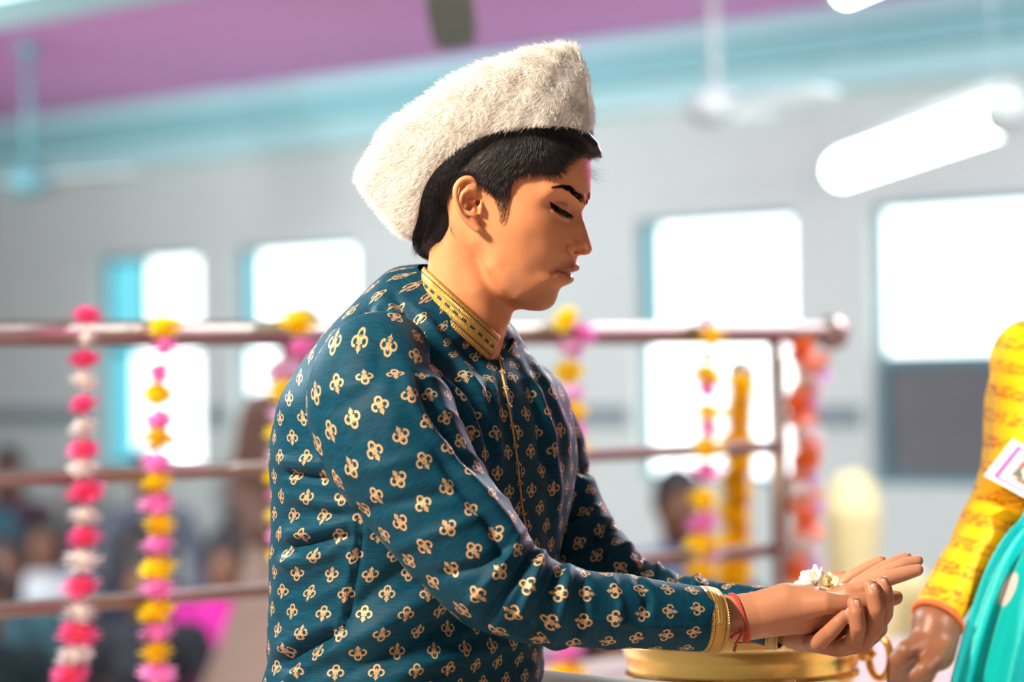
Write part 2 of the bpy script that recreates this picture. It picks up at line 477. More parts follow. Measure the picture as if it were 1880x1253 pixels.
for n, (s0, s1) in enumerate(spans):
    w = empty('window_%d' % (n + 1), R((s0 + s1) / 2, WB + .08, WZ0)); w['kind'] = 'structure'
    f = MB(); t = .028
    for q in ((s0, s0 + t, WZ0, WZ1), (s1 - t, s1, WZ0, WZ1), (s0 + t, s1 - t, WZ0, WZ0 + t), (s0 + t, s1 - t, WZ1 - t, WZ1)):
        slab(f, q[0], q[1], WB + .05, WB + .11, q[2], q[3])
    f.build('window_frame', M['frame'], w, False)
    mid = .60 if n == 3 else MID
    f = MB(); slab(f, s0 + t, s1 - t, WB + .05, WB + .11, mid - .022, mid + .022); f.build('mullion', M['frame'], w, False)
    def pane(a0, a1, z0, z1, m, nm='glass_pane'):
        f = MB(); slab(f, a0, a1, WB + .075, WB + .085, z0, z1); return f.build(nm, m, w, False)
    i0, i1 = s0 + t, s1 - t                       # i1 is the far, left-hand side
    if n == 3:
        pane(i0, i1, mid + .022, WZ1 - t, M['day'])
        pane(i0, i1, WZ0 + t, mid - .022, M['dark_panel'], 'shutter_panel')
    else:
        fr = (.40, .10, .06)[n]
        cut = i1 - (i1 - i0) * fr
        f = MB(); slab(f, cut - .012, cut + .012, WB + .06, WB + .10, mid + .022, WZ1 - t); f.build('sash_bar', M['frame'] if n == 0 else M['white_metal'], w, False)
        pane(i0, cut - .012, mid + .022, WZ1 - t, M['day'])
        pane(cut + .012, i1, mid + .022, WZ1 - t, M['day_blue'])
        if n == 0:
            pane(i0, i1 - .25 * (i1 - i0), WZ0 + t, mid - .022, M['day']); pane(i1 - .24 * (i1 - i0), i1, WZ0 + t, mid - .022, M['day_blue'])
        else: pane(i0, i1, WZ0 + t, mid - .022, M['day'])
# stage
structure('floor_stage', M['stage'], (A0, 3.95, B0, 4.62, HALL_Z, 0))

# ------------------------------------------------------------------ ceiling fans
def fan(hub, r, rot, mats, label, bladew=.13, tilt=0.):
    f = empty('ceiling_fan', (hub.x, hub.y, CEIL_Z)); tag(f, label, 'fan')
    m = MB(); m.tube([(hub.x, hub.y, CEIL_Z), (hub.x, hub.y, hub.z)], .016, 10); m.build('down_rod', mats[0], f)
    m = MB(); m.lathe((hub.x, hub.y, CEIL_Z - .08), [(.012, .08), (.055, .08), (.05, .03), (.02, 0)], 16); m.build('canopy', mats[0], f)
    m = MB(); m.lathe(hub, [(0, -.065), (.05, -.06), (.095, -.03), (.10, .0), (.085, .04), (.03, .06), (.016, .08)], 20); m.build('motor', mats[0], f)
    for k in range(3):
        a = rot + k * 2 * math.pi / 3; d = Vector((math.cos(a), math.sin(a), tilt)).normalized(); s = d.cross(e3).normalized(); s = (s + e3 * .12).normalized(); n = s.cross(d)
        v = []; fc = []
        prof = [(.07, .030), (.16, .035), (.22, .5 * bladew), (.6 * r, .52 * bladew), (.9 * r, .48 * bladew), (.97 * r, .40 * bladew), (r, .22 * bladew)]
        for x, h in prof:
            for q in (-1, 1):
                for z in (-.004, .004): v.append(hub + d * x + s * (h * q) + n * z)
        L = len(prof)
        for i in range(L - 1):
            b = i * 4; c = b + 4
            fc += [(b + 1, b + 3, c + 3, c + 1), (b, c, c + 2, b + 2), (b, b + 1, c + 1, c), (b + 2, c + 2, c + 3, b + 3)]
        fc += [(0, 2, 3, 1), (4 * L - 4, 4 * L - 3, 4 * L - 1, 4 * L - 2)]
        mesh_obj('blade', v, fc, mats[1], f, False)
    return f
fan(at(1312, 196, 9.6), .62, math.radians(62), (M['white_metal'], M['white_metal']), 'pale ceiling fan hanging in front of the wall between two bright windows')
fan(at(54, 332, 12.0), .62, math.radians(-32), (M['frame'], M['white_metal']), 'ceiling fan with a dark rod above the half blue window')
_tip = at(838, 88, 6.0)
_dirb = Vector((-.02, -1, 0)).normalized()
_hub = _tip + _dirb * .60; _hub.z += .095
fan(_hub, .60, math.atan2(-_dirb.y, -_dirb.x), (M['green_blade'], M['green_blade']), 'dark green ceiling fan hanging above the fur cap', .092, -.158)

# ------------------------------------------------------------------ tube lamps
def tube_lamp(p, q, label, r=.045):
    p = Vector(p); q = Vector(q); c = (p + q) / 2
    t = empty('tube_lamp', (c.x, c.y, CEIL_Z)); tag(t, label, 'lamp')
    d = (q - p).normalized(); s = d.cross(e3).normalized()
    m = MB(); m.box(c + e3 * (r + .018), d * ((q - p).length / 2 + .02), s * .03, e3 * .018); m.build('batten', M['white_metal'], t, False)
    m = MB(); m.tube([p, q], r, 20); m.build('tube', M['tube'], t)
    for e, k in ((p, 1), (q, -1)):
        m = MB(); m.tube([e - d * (.025 * k), e + d * (.012 * k)], r * 1.08, 20); m.build('end_cap', M['white_metal'], t)
        b = e + d * (.12 * k)
        m = MB(); m.tube([(b.x, b.y, b.z + r + .03), (b.x, b.y, CEIL_Z)], .002, 6); m.build('hanging_wire', M['white_metal'], t)
    return t
_p = at(1545, 313, 10.0); _q = at(1845, 215, 7.9); _q.z = _p.z
tube_lamp(_p, _q, 'bright white tube lamp hanging above the half shuttered window', .058)
_p = at(1552, -14, 5.4); _q = at(1660, -60, 5.0)
tube_lamp(_p, _q, 'white tube lamp of which only one end shows under the ceiling', .03)

# ------------------------------------------------------------------ railing
def rail_d(px): return 4.3 * 6530 / (6530 - px)
def rail_pt(px, py): return at(px, py, rail_d(px))
_l = rail_pt(0, 612); RA = e1.dot(_l); RB_END = e2.dot(rail_pt(1528, 614))
Z_TOP, Z_MID, Z_LOW = _l.z, rail_pt(0, 880).z, rail_pt(0, 1120).z
b_post = e2.dot(rail_pt(1426, 800))
railing = empty('stage_railing', R(RA, 2, 0)); tag(railing, 'stainless steel stage railing with three horizontal pipes hung with garlands', 'railing')
m = MB(); m.tube([R(RA, -1.5, Z_TOP), R(RA, RB_END - .03, Z_TOP)], .0205, 20); m.build('top_rail', M['steel'], railing)
for z in (Z_MID, Z_LOW):
    m = MB(); m.tube([R(RA, -1.5, z), R(RA, b_post, z)], .0125, 16); m.build('rail', M['steel'], railing)
for b in (b_post, b_post - 2.25, b_post - 4.5):
    m = MB(); m.tube([R(RA, b, 0), R(RA, b, Z_TOP - .012)], .0165, 16); m.build('post', M['steel'], railing)
    m = MB(); m.lathe(R(RA, b, 0), [(.045, 0), (.045, .008), (.017, .02)], 20); m.build('post_flange', M['steel'], railing)
m = MB(); m.lathe(R(RA, RB_END, Z_TOP) - e2 * .0, [(.001, -.034), (.018, -.029), (.030, -.014), (.034, 0), (.030, .014), (.018, .029), (.001, .034)], 20); m.build('end_ball', M['steel'], railing)
# short stair post in front of the end of the railing
sp = at(1362, 700, 5.95)
stair = empty('stair_post', (sp.x, sp.y, 0)); tag(stair, 'short steel stair post with a round ball top wound with marigolds', 'post')
m = MB(); m.tube([(sp.x, sp.y, HALL_Z if e1.dot(sp) > 3.95 else 0), (sp.x, sp.y, sp.z)], .018, 16); m.build('pole', M['steel'], stair)
m = MB(); m.lathe(sp, [(.018, -.01), (.026, .0), (.030, .018), (.024, .036), (.001, .046)], 20); m.build('ball_top', M['steel'], stair)

# ------------------------------------------------------------------ garlands
def flower_mesh(name, rings, seed):
    r = random.Random(seed); v = []; f = []; sl = []
    for h, rad, up, n in rings:
        for k in range(n):
            a = 2 * math.pi * (k + r.random() * .5) / n; w = 2.2 * math.pi / n
            d = Vector((math.cos(a), math.sin(a), 0)); s = Vector((-d.y, d.x, 0)); R_ = rad * r.uniform(.88, 1.1); u = up + r.uniform(-.08, .08)
            b0 = d * (.12) + Vector((0, 0, h * .35)); md = d * (R_ * .62) + Vector((0, 0, h + u * .35)); tp = d * R_ + Vector((0, 0, h + u))
            i = len(v)
            v += [b0, md - s * (R_ * w * .34), md + s * (R_ * w * .34), tp - s * (R_ * w * .22), tp + s * (R_ * w * .22), md + Vector((0, 0, -.07)) + d * .04]
            f += [(i, i + 1, i + 5), (i, i + 5, i + 2), (i + 1, i + 3, i + 5), (i + 3, i + 4, i + 5), (i + 4, i + 2, i + 5)]; sl += [0] * 5
    # core
    i = len(v); n = 8
    prof = [(.02, -.36), (.34, -.24), (.44, 0), (.34, .24), (.02, .36)]
    for q, z in prof:
        for k in range(n): v.append(Vector((q * math.cos(2 * math.pi * k / n), q * math.sin(2 * math.pi * k / n), z)))
    for j in range(4):
        for k in range(n): f.append((i + j * n + k, i + j * n + (k + 1) % n, i + (j + 1) * n + (k + 1) % n, i + (j + 1) * n + k)); sl.append(1)
    me = bpy.data.meshes.new(name); me.from_pydata([tuple(p) for p in v], [], f); me.update()
    me.polygons.foreach_set('material_index', sl); me.polygons.foreach_set('use_smooth', [True] * len(f))
    return me
FL = [flower_mesh('flower_a', [(-.26, .72, -.12, 10), (-.08, .98, -.05, 11), (.08, 1.0, .05, 12), (.24, .78, .14, 10), (.32, .45, .2, 7)], 1),
      flower_mesh('flower_b', [(-.30, .62, -.16, 9), (-.12, .92, -.1, 12), (.04, 1.02, .02, 11), (.2, .86, .12, 11), (.34, .5, .16, 7)], 2)]
def petal(name, c, core=None, t=.30):
    a = plain(name + '_petal', c, .75, noise=.12, nscale=30, trans=t)
    b = plain(name + '_heart', core or [x * .85 for x in c], .8)
    return a, b
PET = {'p': petal('hot_pink', (.98, .16, .42), (.80, .07, .10)), 'w': petal('white', (.86, .86, .84), (.80, .77, .72)), 'y': petal('yellow', (.96, .76, .01), (.94, .55, .0)),  # red shading of backlit hot pink blooms put into their heart colour
       'k': petal('candy_pink', (.95, .40, .78), (.93, .28, .70)), 'l': petal('lilac_pink', (.86, .66, .88), (.88, .45, .78)), 'o': petal('orange', (.88, .27, .05), (.80, .18, .03)),
       'm': petal('marigold', (1.0, .68, .0), (1.0, .58, .0)), 's': petal('salmon', (.93, .50, .36), (.90, .38, .24))}
PM = {}
def flower_data(kind, v):
    if (kind, v) not in PM:
        me = FL[v].copy(); me.name = 'garland_flower'; me.materials.append(PET[kind][0]); me.materials.append(PET[kind][1]); PM[kind, v] = me
    return PM[kind, v]
M['string'] = plain('garland_string', (.7, .62, .5), .8)
def garland(label, items, dist, wid=.027, group='flower garlands hung on the railing'):
    """items: (px, py, kind, size)"""
    pts = [at(px, py, dist(px)) for px, py, *_ in items]
    g = empty('flower_garland', pts[0]); tag(g, label, 'garland', group)
    m = MB(); m.tube(pts, .0016, 6); m.build('string', M['string'], g)
    for i, (p, it) in enumerate(zip(pts, items)):
        k = it[2]; s = it[3] if len(it) > 3 else 1.0
        o = bpy.data.objects.new('flower', flower_data(k, i % 2)); col.objects.link(o)
        nxt = pts[min(i + 1, len(pts) - 1)]; prv = pts[max(i - 1, 0)]
        q = (prv - nxt).normalized().to_track_quat('Z', 'Y').to_euler()
        o.location = p; o.rotation_euler = (q.x + random.uniform(-.25, .25), q.y + random.uniform(-.25, .25), random.uniform(0, 6))
        w = wid * s; o.scale = (w, w, w * random.uniform(.98, 1.12)); set_parent(o, g)
off = lambda dd: (lambda px: rail_d(px) + dd)
garland('hot pink and white flower garland hung over the railing',
        [(160, 579, 'p', 1.0), (158, 622, 'w', .6), (155, 660, 'p'), (155, 698, 'w', .95), (153, 743, 'p'), (152, 785, 'w', .95), (153, 826, 'p', 1.02), (153, 858, 'w', 1), (158, 903, 'p', 1.25), (157, 948, 'w', 1.05),
         (155, 988, 'p', 1.15), (152, 1030, 'w', 1.2), (148, 1078, 'p', 1.2), (147, 1125, 'w', 1.1), (143, 1165, 'p', 1.3), (138, 1205, 'w', 1.15), (128, 1242, 'p', 1.2), (122, 1285, 'w', 1.1)], off(-.05))
garland('full yellow and candy pink flower garland hung over the railing before the half blue window',
        [(303, 600, 'y', 1.1), (303, 634, 'k', 1.0), (292, 686, 'k', 1.0), (290, 724, 'y', 1.1), (292, 772, 'k', 1.0), (292, 804, 'y', 1.1), (290, 850, 'k', 1.1), (288, 886, 'y', 1.05), (290, 925, 'k', 1.2), (293, 963, 'y', 1.15), (290, 1002, 'k', 1.15),
         (289, 1044, 'y', 1.15), (290, 1080, 'k', 1.2), (286, 1123, 'y', 1.2), (290, 1161, 'k', 1.2), (287, 1199, 'y', 1.05), (290, 1237, 'k', 1.2), (290, 1276, 'y', 1.1)], off(-.05))
garland('yellow and pale pink garland with a big yellow top beside the teal sleeve',
        [(545, 592, 'y', 1.35), (552, 640, 'k', 1.2), (520, 682, 'l', 1.2), (520, 720, 'y', 1.2), (516, 764, 'l', 1.0), (514, 796, 'y', 1.0), (515, 836, 'l', 1.0), (512, 874, 'y', 1.0), (514, 908, 'k', .95), (515, 944, 'y', 1.0),
         (518, 984, 'k', .95), (518, 1024, 'y', 1.0), (521, 1066, 'k', .9), (522, 1104, 'y', .9), (524, 1134, 'k', 1.0), (526, 1172, 'y', 1.0), (528, 1210, 'k', 1.0), (528, 1250, 'y', 1.0)], off(-.05))
garland('yellow and pink garland partly hidden behind the chest of the seated man',
        [(1038, 587, 'y', 1.0), (1068, 612, 'k', 1.3), (1046, 640, 'l', 1.1), (1042, 683, 'y', 1.15), (1050, 722, 'l', 1.1), (1050, 756, 'y', 1.25), (1056, 790, 'k', 1.0), (1058, 822, 'y', 1.1), (1056, 862, 'k', 1.1), (1054, 900, 'y', 1.1), (1052, 940, 'k', 1.1), (1050, 980, 'y', 1.1),
         (1048, 1020, 'k', 1.1), (1046, 1064, 'y', 1.1), (1044, 1106, 'k', 1.1), (1042, 1150, 'y', 1.1), (1040, 1196, 'k', 1.3), (1044, 1238, 'y', 1.4), (1044, 1284, 'k', 1.2)], off(-.05))
garland('slim yellow and pink garland crossing the bright window behind the hands',
        [(1298, 590, 'l', .75), (1303, 618, 'y', 1.15), (1299, 655, 'w', .8), (1298, 690, 'y', 1.25), (1298, 716, 'k', 1.1), (1300, 757, 'y', 1.15), (1300, 788, 'k', 1.1), (1297, 822, 'y', 1.3), (1296, 866, 'k', 1.1), (1292, 918, 'y', 1.35), (1291, 962, 'k', 1.3), (1290, 998, 'y', 1.3), (1294, 1018, 'l', 1.3), (1287, 1050, 'y', 1.4), (1285, 1092, 'k', 1.3)], off(-.05), .029)
items = [(1360 - i * .8 + 4 * math.sin(i * 1.7), 706 + i * 17, 'm', .92 + .16 * math.sin(i * 2.3)) for i in range(23)]
garland('dense marigold garland wound down the short steel stair post', items, lambda px: 5.9, .040)
items = [(1472 + 10 * math.sin(i * 1.1), 640 + i * 26, 'osws'[i % 4], .95 + .15 * math.sin(i * 2)) for i in range(17)]
garland('orange and salmon garland hanging from the end of the railing', items, off(-.04), .034)
items = [(1490 + (i < 3) * (18 - i * 9) + 5 * math.sin(i * 1.4), 662 + i * 27, 'olwlswlwlslwlwl'[i % 15], .95) for i in range(15)]
garland('white and lilac garland with a few orange blooms at the end of the railing', items, off(.06), .028)

# ------------------------------------------------------------------ audience
def bake(vol, name, it=2):
    V, F = vol.skin(); V = relax(V, F, it); return V, F
def seated_figure():
    """a person sitting cross-legged, facing -y, base at the origin"""
    h = .012
    v = Vol((-.42, -.48, -.02), (.42, .26, 1.0), h)
    for s in (-1, 1):                                   # clothing: legs, trunk, sleeves
        v.chain([(.10 * s, .02, .11), (.33 * s, -.20, .13), (.02 * s, -.34, .07)], [.10, .075, .055], .03)
        v.chain([(.17 * s, .02, .53), (.25 * s, -.02, .33), (.20 * s, -.20, .22)], [.062, .05, .042], .04)
    v.chain([(0, .05, .10), (0, .06, .25), (0, .03, .42), (0, .02, .52)], [.15, .14, .145, .11], .04)
    v.chain([(-.14, .02, .53), (.14, .02, .53)], [.06, .06], .05)
    v.d = np.maximum(v.d, (v.lo[2] + h * np.arange(v.n[2]))[None, None] * -1.0 + .0)
    cl = bake(v, 'c')
    v = Vol((-.36, -.42, .02), (.36, .24, 1.0), .01)
    v.ell((0, -.01, .755), (.073, .092, .115), .02); v.ell((0, -.03, .69), (.055, .065, .06), .03)
    v.chain([(0, .03, .50), (0, .01, .66)], [.055, .05], .03); v.ell((0, -.105, .735), (.013, .02, .022), .012)
    for s in (-1, 1):
        v.ell((.072 * s, .01, .745), (.012, .02, .03), .008)
        v.ell((.022 * s, -.098, .765), (.016, .014, .010), .008, 'sub')
        v.chain([(.20 * s, -.20, .22), (.16 * s, -.25, .20)], [.032, .03], .02)
        for k in range(4): v.chain([(.16 * s - s * .018 * k + .02 * s, -.26, .195), (.15 * s - s * .018 * k, -.32, .175)], [.011, .008], .008)
        v.chain([(.19 * s, -.24, .21), (.10 * s, -.28, .21)], [.012, .009], .008)
    v.chain([(-.02, -.098, .70), (.02, -.098, .70)], .006, .006)
    for s in (-1, 1): v.chain([(0, .03, .50), (.15 * s, .02, .53), (.25 * s, -.02, .33), (.20 * s, -.20, .22)], .03, .015)
    sk = bake(v, 's')
    v = Vol((-.2, -.2, .3), (.2, .26, .95), .01)
    v.ell((0, .005, .775), (.085, .105, .115), .0); v.ell((0, -.07, .71), (.066, .075, .085), .02, 'sub')
    sh = bake(v, 'h')
    v = Vol((-.2, -.2, .2), (.2, .26, .95), .01)
    v.ell((0, .005, .775), (.087, .107, .115), .0); v.chain([(0, .07, .74), (0, .11, .55), (0, .12, .38)], [.085, .075, .04], .03); v.ell((0, -.08, .70), (.062, .085, .095), .02, 'sub')
    lh = bake(v, 'l')
    return cl, sk, sh, lh
def to_mesh(name, VF):
    o = mesh_obj(name, VF[0], VF[1]); me = o.data; bpy.data.objects.remove(o); me.materials.append(None); return me
_cl, _sk, _sh, _lh = seated_figure()
ME = {'clothing': to_mesh('clothing', _cl), 'skin': to_mesh('body', _sk), 'short_hair': to_mesh('short_hair', _sh), 'long_hair': to_mesh('long_hair', _lh)}
M['hair_far'] = plain('dark_hair', (.012, .010, .012), .5)
M['skin_far'] = plain('brown_skin', (.22, .10, .06), .55)
def linked(name, me, mat, parent, loc=(0, 0, 0)):
    o = bpy.data.objects.new(name, me); col.objects.link(o); o.parent = parent; o.location = loc
    o.material_slots[0].link = 'OBJECT'; o.material_slots[0].material = mat; return o
def sitter(x, y, z0, colr, label, long=False, turn=0., s=1.0, group=None):
    e = empty('person', (x, y, z0), turn); e.scale = (s, s, s)
    tag(e, label, 'person', group)
    cm = plain('cloth', colr, .8, noise=.15, nscale=12)
    linked('clothing', ME['clothing'], cm, e); linked('body', ME['skin'], M['skin_far'], e)
    linked('hair', ME['long_hair' if long else 'short_hair'], M['hair_far'], e)
    return e
AUD = [ # x, y, colour, label, long hair, raised
    (-2.60, 13.65, (.03, .18, .26), 'person in a blue green top on the wall bench', False, 1),
    (-1.75, 13.65, (.20, .24, .32), 'person in a grey blue shirt on the wall bench', False, 1),
    (-2.55, 14.47, (.16, .05, .10), 'person in dull red clothes on the bench nearest the wall', True, 1),
    (-2.10, 12.75, (.62, .66, .72), 'long haired woman in a white top seated in the crowd', True, 0),
    (-1.22, 12.75, (.24, .26, .38), 'person in a lavender grey shirt seated in front of the wall bench', False, 0),
    (-1.56, 11.92, (.030, .04, .085), 'dark haired man in navy clothes seated behind the railing', False, 0),
    (-1.98, 11.08, (.05, .16, .20), 'person in a sea green top seated at the edge of the crowd', True, 0),
    (-1.12, 11.08, (.66, .01, .32), 'person in bright magenta clothes seated in the crowd', True, 0),
    (-2.15, 10.22, (.09, .012, .05), 'person in maroon clothes seated at the edge of the crowd', True, 0),
    (-1.32, 10.22, (.028, .032, .05), 'person in black clothes seated beside the standing woman', True, 0),
    (-1.74, 9.38, (.015, .05, .07), 'person in dark teal clothes seated on the hall floor', False, 0),
    (.55, 9.65, (.10, .16, .34), 'person in a denim blue shirt seated on a bench behind the far sleeve', False, 1),
    (.20, 8.75, (.50, .03, .26), 'person in a raspberry top seated behind the forearm', True, 0),
    (.62, 7.85, (.42, .20, .40), 'person in mauve pink clothes seated beside the railing post', False, 0),
    (.23, 6.95, (.0, .12, .22), 'person in peacock blue clothes seated low behind the brass bowl', False, 0),
    (1.03, 8.75, (.80, .66, .34), 'person in pale yellow clothes and veil seated on a stool past the railing', True, 2),
]
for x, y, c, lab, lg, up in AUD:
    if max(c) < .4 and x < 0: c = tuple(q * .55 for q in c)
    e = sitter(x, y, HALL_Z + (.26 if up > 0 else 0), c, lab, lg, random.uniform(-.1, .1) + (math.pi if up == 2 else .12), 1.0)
    if up == 2:
        for ch in e.children:
            if ch.name.startswith('hair'): ch.name = 'veil'; ch.material_slots[0].material = [k for k in e.children if k.name.startswith('clothing')][0].material_slots[0].material
M['bench'] = plain('bench_wood', (.16, .09, .06), .5, noise=.2, nscale=9)
for bx, by, L, nm, lab in ((-2.17, 13.65, .95, 'bench', 'long low wooden bench below the far windows'), (-2.55, 14.47, .36, 'bench', 'short wooden bench nearest the window wall'), (.55, 9.65, .36, 'bench', 'short wooden bench behind the far sleeve'), (1.03, 8.75, .36, 'stool', 'low wooden stool under the person in pale yellow')):
    c = Vector((bx, by, 0)); dd = Vector((1, 0, 0)); ss = Vector((0, 1, 0))
    bn = empty(nm, (c.x, c.y, HALL_Z)); tag(bn, lab, nm)
    m = MB(); m.box((c.x, c.y, HALL_Z + .235), dd * L, ss * .36, e3 * .025); m.build('seat', M['bench'], bn, False)
    for q in (-.85, .85):
        m = MB(); m.box(Vector((c.x, c.y, HALL_Z + .105)) + dd * (L * q), dd * .04, ss * .30, e3 * .105); m.build('leg', M['bench'], bn, False)

def draped_woman(px, d, top, skirt, label, px_top, headscale=1.0):
    """standing woman in a long flowing dress; feet on the hall floor"""
    v = ray(px, 700); p = CAM + v * (d / v.dot(fwd)); v2 = ray(px_top, 700); p2 = CAM + v2 * (d / v2.dot(fwd)); lean = p2.x - p.x
    H = 1.68 * headscale
    e = empty('person', (p.x, p.y, HALL_Z)); tag(e, label, 'person')
    h = .014
    v = Vol((-.6, -.5, 0), (.7, .5, 1.8), h)
    v.chain([(lean, 0, 1.00), (lean * .85, 0, .7), (lean * .5, 0, .35), (0, 0, .04)], [.16, .21, .30, .40], .05)
    for k in range(9):
        a = k * .7; v.chain([(lean + .14 * math.cos(a), .14 * math.sin(a), .95), (.42 * math.cos(a), .38 * math.sin(a), .03)], [.012, .035], .04)
    v.d = np.maximum(v.d, (v.lo[2] + h * np.arange(v.n[2]))[None, None] * -1.0 + .004)
    V, F = bake(v, 'd', 3); V[:, 0] += p.x; V[:, 1] += p.y; V[:, 2] += HALL_Z
    o = mesh_obj('skirt', V, F, plain('skirt_cloth', skirt, .75, noise=.1, nscale=8), e)
    v = Vol((-.6, -.4, .8), (.8, .4, 1.8), .012)
    v.chain([(lean, 0, 1.0), (lean, 0, 1.2), (lean, 0, 1.34)], [.14, .15, .12], .05); v.chain([(lean - .12, 0, 1.36), (lean + .12, 0, 1.36)], .05, .05)
    for s in (-1, 1): v.chain([(lean + .14 * s, 0, 1.35), (lean + .19 * s, .0, 1.10), (lean + .12 * s, -.17, .98)], [.062, .055, .045], .03)
    V, F = bake(v, 't'); V += np.array([p.x, p.y, HALL_Z]); mesh_obj('blouse', V, F, plain('blouse_cloth', top, .7, noise=.1, nscale=8), e)
    v = Vol((-.5, -.4, .8), (.7, .3, 1.8), .01)
    v.ell((lean, -.01, 1.565), (.072, .09, .112), .02); v.chain([(lean, .02, 1.36), (lean, 0, 1.5)], [.05, .045], .03); v.ell((lean, -.1, 1.55), (.012, .02, .02), .012)
    for s in (-1, 1):
        v.chain([(lean + .12 * s, -.17, .98), (lean + .04 * s, -.21, .97)], [.03, .026], .02)
        for k in range(4): v.chain([(lean + .05 * s, -.20, .955 + .016 * k), (lean - .03 * s, -.225, .955 + .016 * k)], [.010, .008], .006)
        v.chain([(lean + .09 * s, -.19, 1.0), (lean + .04 * s, -.22, 1.03)], [.011, .008], .006)
    for s in (-1, 1): v.chain([(lean, .02, 1.36), (lean + .14 * s, 0, 1.35), (lean + .19 * s, 0, 1.10), (lean + .12 * s, -.17, .98)], .028, .015)
    V, F = bake(v, 's'); V += np.array([p.x, p.y, HALL_Z]); mesh_obj('body', V, F, M['skin_far'], e)
    v = Vol((-.5, -.3, 1.0), (.7, .3, 1.8), .012)
    v.ell((lean, .01, 1.585), (.085, .105, .112)); v.chain([(lean, .08, 1.55), (lean, .13, 1.3), (lean, .13, 1.12)], [.085, .07, .04], .03); v.ell((lean, -.09, 1.52), (.062, .085, .1), .02, 'sub')
    V, F = bake(v, 'h'); V += np.array([p.x, p.y, HALL_Z]); mesh_obj('hair', V, F, M['hair_far'], e)
    return e
draped_woman(505, 9.0, (.19, .095, .075), (.62, .44, .37), 'woman in a brown blouse and long beige skirt standing behind the railing', 556)

# ================================================================== THE SEATED MAN: head
YAW = math.radians(5.0)                         # head turned a little towards the camera
HC = np.array([930.0, 430.0])                   # head pivot in the picture
MMPX = SC / 1000.0                              # pixels per millimetre at his distance
def Zf(x, y): return 740 + x / 3.1325, 220 + y / 3.1325          # close-up of the face -> picture
def loc(u, v, w):
    """picture position (u, v) of a point w px-units in front of (-) or behind (+) the head's mid plane -> head coordinates"""
    k = 1 + w / FPX
    u = 940 + (u - 940) * k; v = 626.5 + (v - 626.5) * k
    du = u - HC[0]
    ul = (du - w * math.sin(YAW)) / math.cos(YAW)
    return HC[0] + ul, v
HPIV = at(HC[0], HC[1], D0)
_ax = (rgt * math.cos(YAW) - fwd * math.sin(YAW)); _aw = (fwd * math.cos(YAW) + rgt * math.sin(YAW))
AX, AU, AW = np.array(_ax), np.array(-upv), np.array(_aw)
HP = np.array(HPIV)
def head_to_world(P):
    P = np.asarray(P, float)
    return HP + ((P[:, 0:1] - HC[0]) * AX + (P[:, 1:2] - HC[1]) * AU + P[:, 2:3] * AW) / SC
# outline of the head in the mid plane (close-up pixels)
prof = [(1074, 180), (1079, 260), (1080, 340), (1075, 420), (1062, 470), (1040, 512), (1030, 535), (1036, 565), (1047, 595), (1062, 645), (1076, 690), (1083, 725), (1081, 750), (1068, 768), (1040, 777), (1012, 780), (998, 796),
        (998, 815), (1005, 832), (1008, 848), (1000, 864), (984, 876), (964, 884), (970, 900), (971, 918), (964, 938), (946, 950), (920, 960), (902, 974), (892, 1000), (885, 1025), (872, 1056), (846, 1082), (806, 1098), (750, 1099), (690, 1090), (635, 1078)]
inner = [(580, 1056), (530, 1016), (480, 955), (440, 880), (360, 790), (250, 730)]
skull = [(185, 690), (140, 600), (128, 500), (145, 400), (195, 290), (270, 175), (380, 65), (520, -30), (660, -85), (800, -95), (920, -62), (1010, 10), (1055, 90)]
pts, val = [], []
def ctl(zx, zy, mm):
    u, v = Zf(zx, zy); w = mm * MMPX; pts.append(loc(u, v, -w)); val.append(w * w)
for p in prof + inner + skull: ctl(*p, 0)
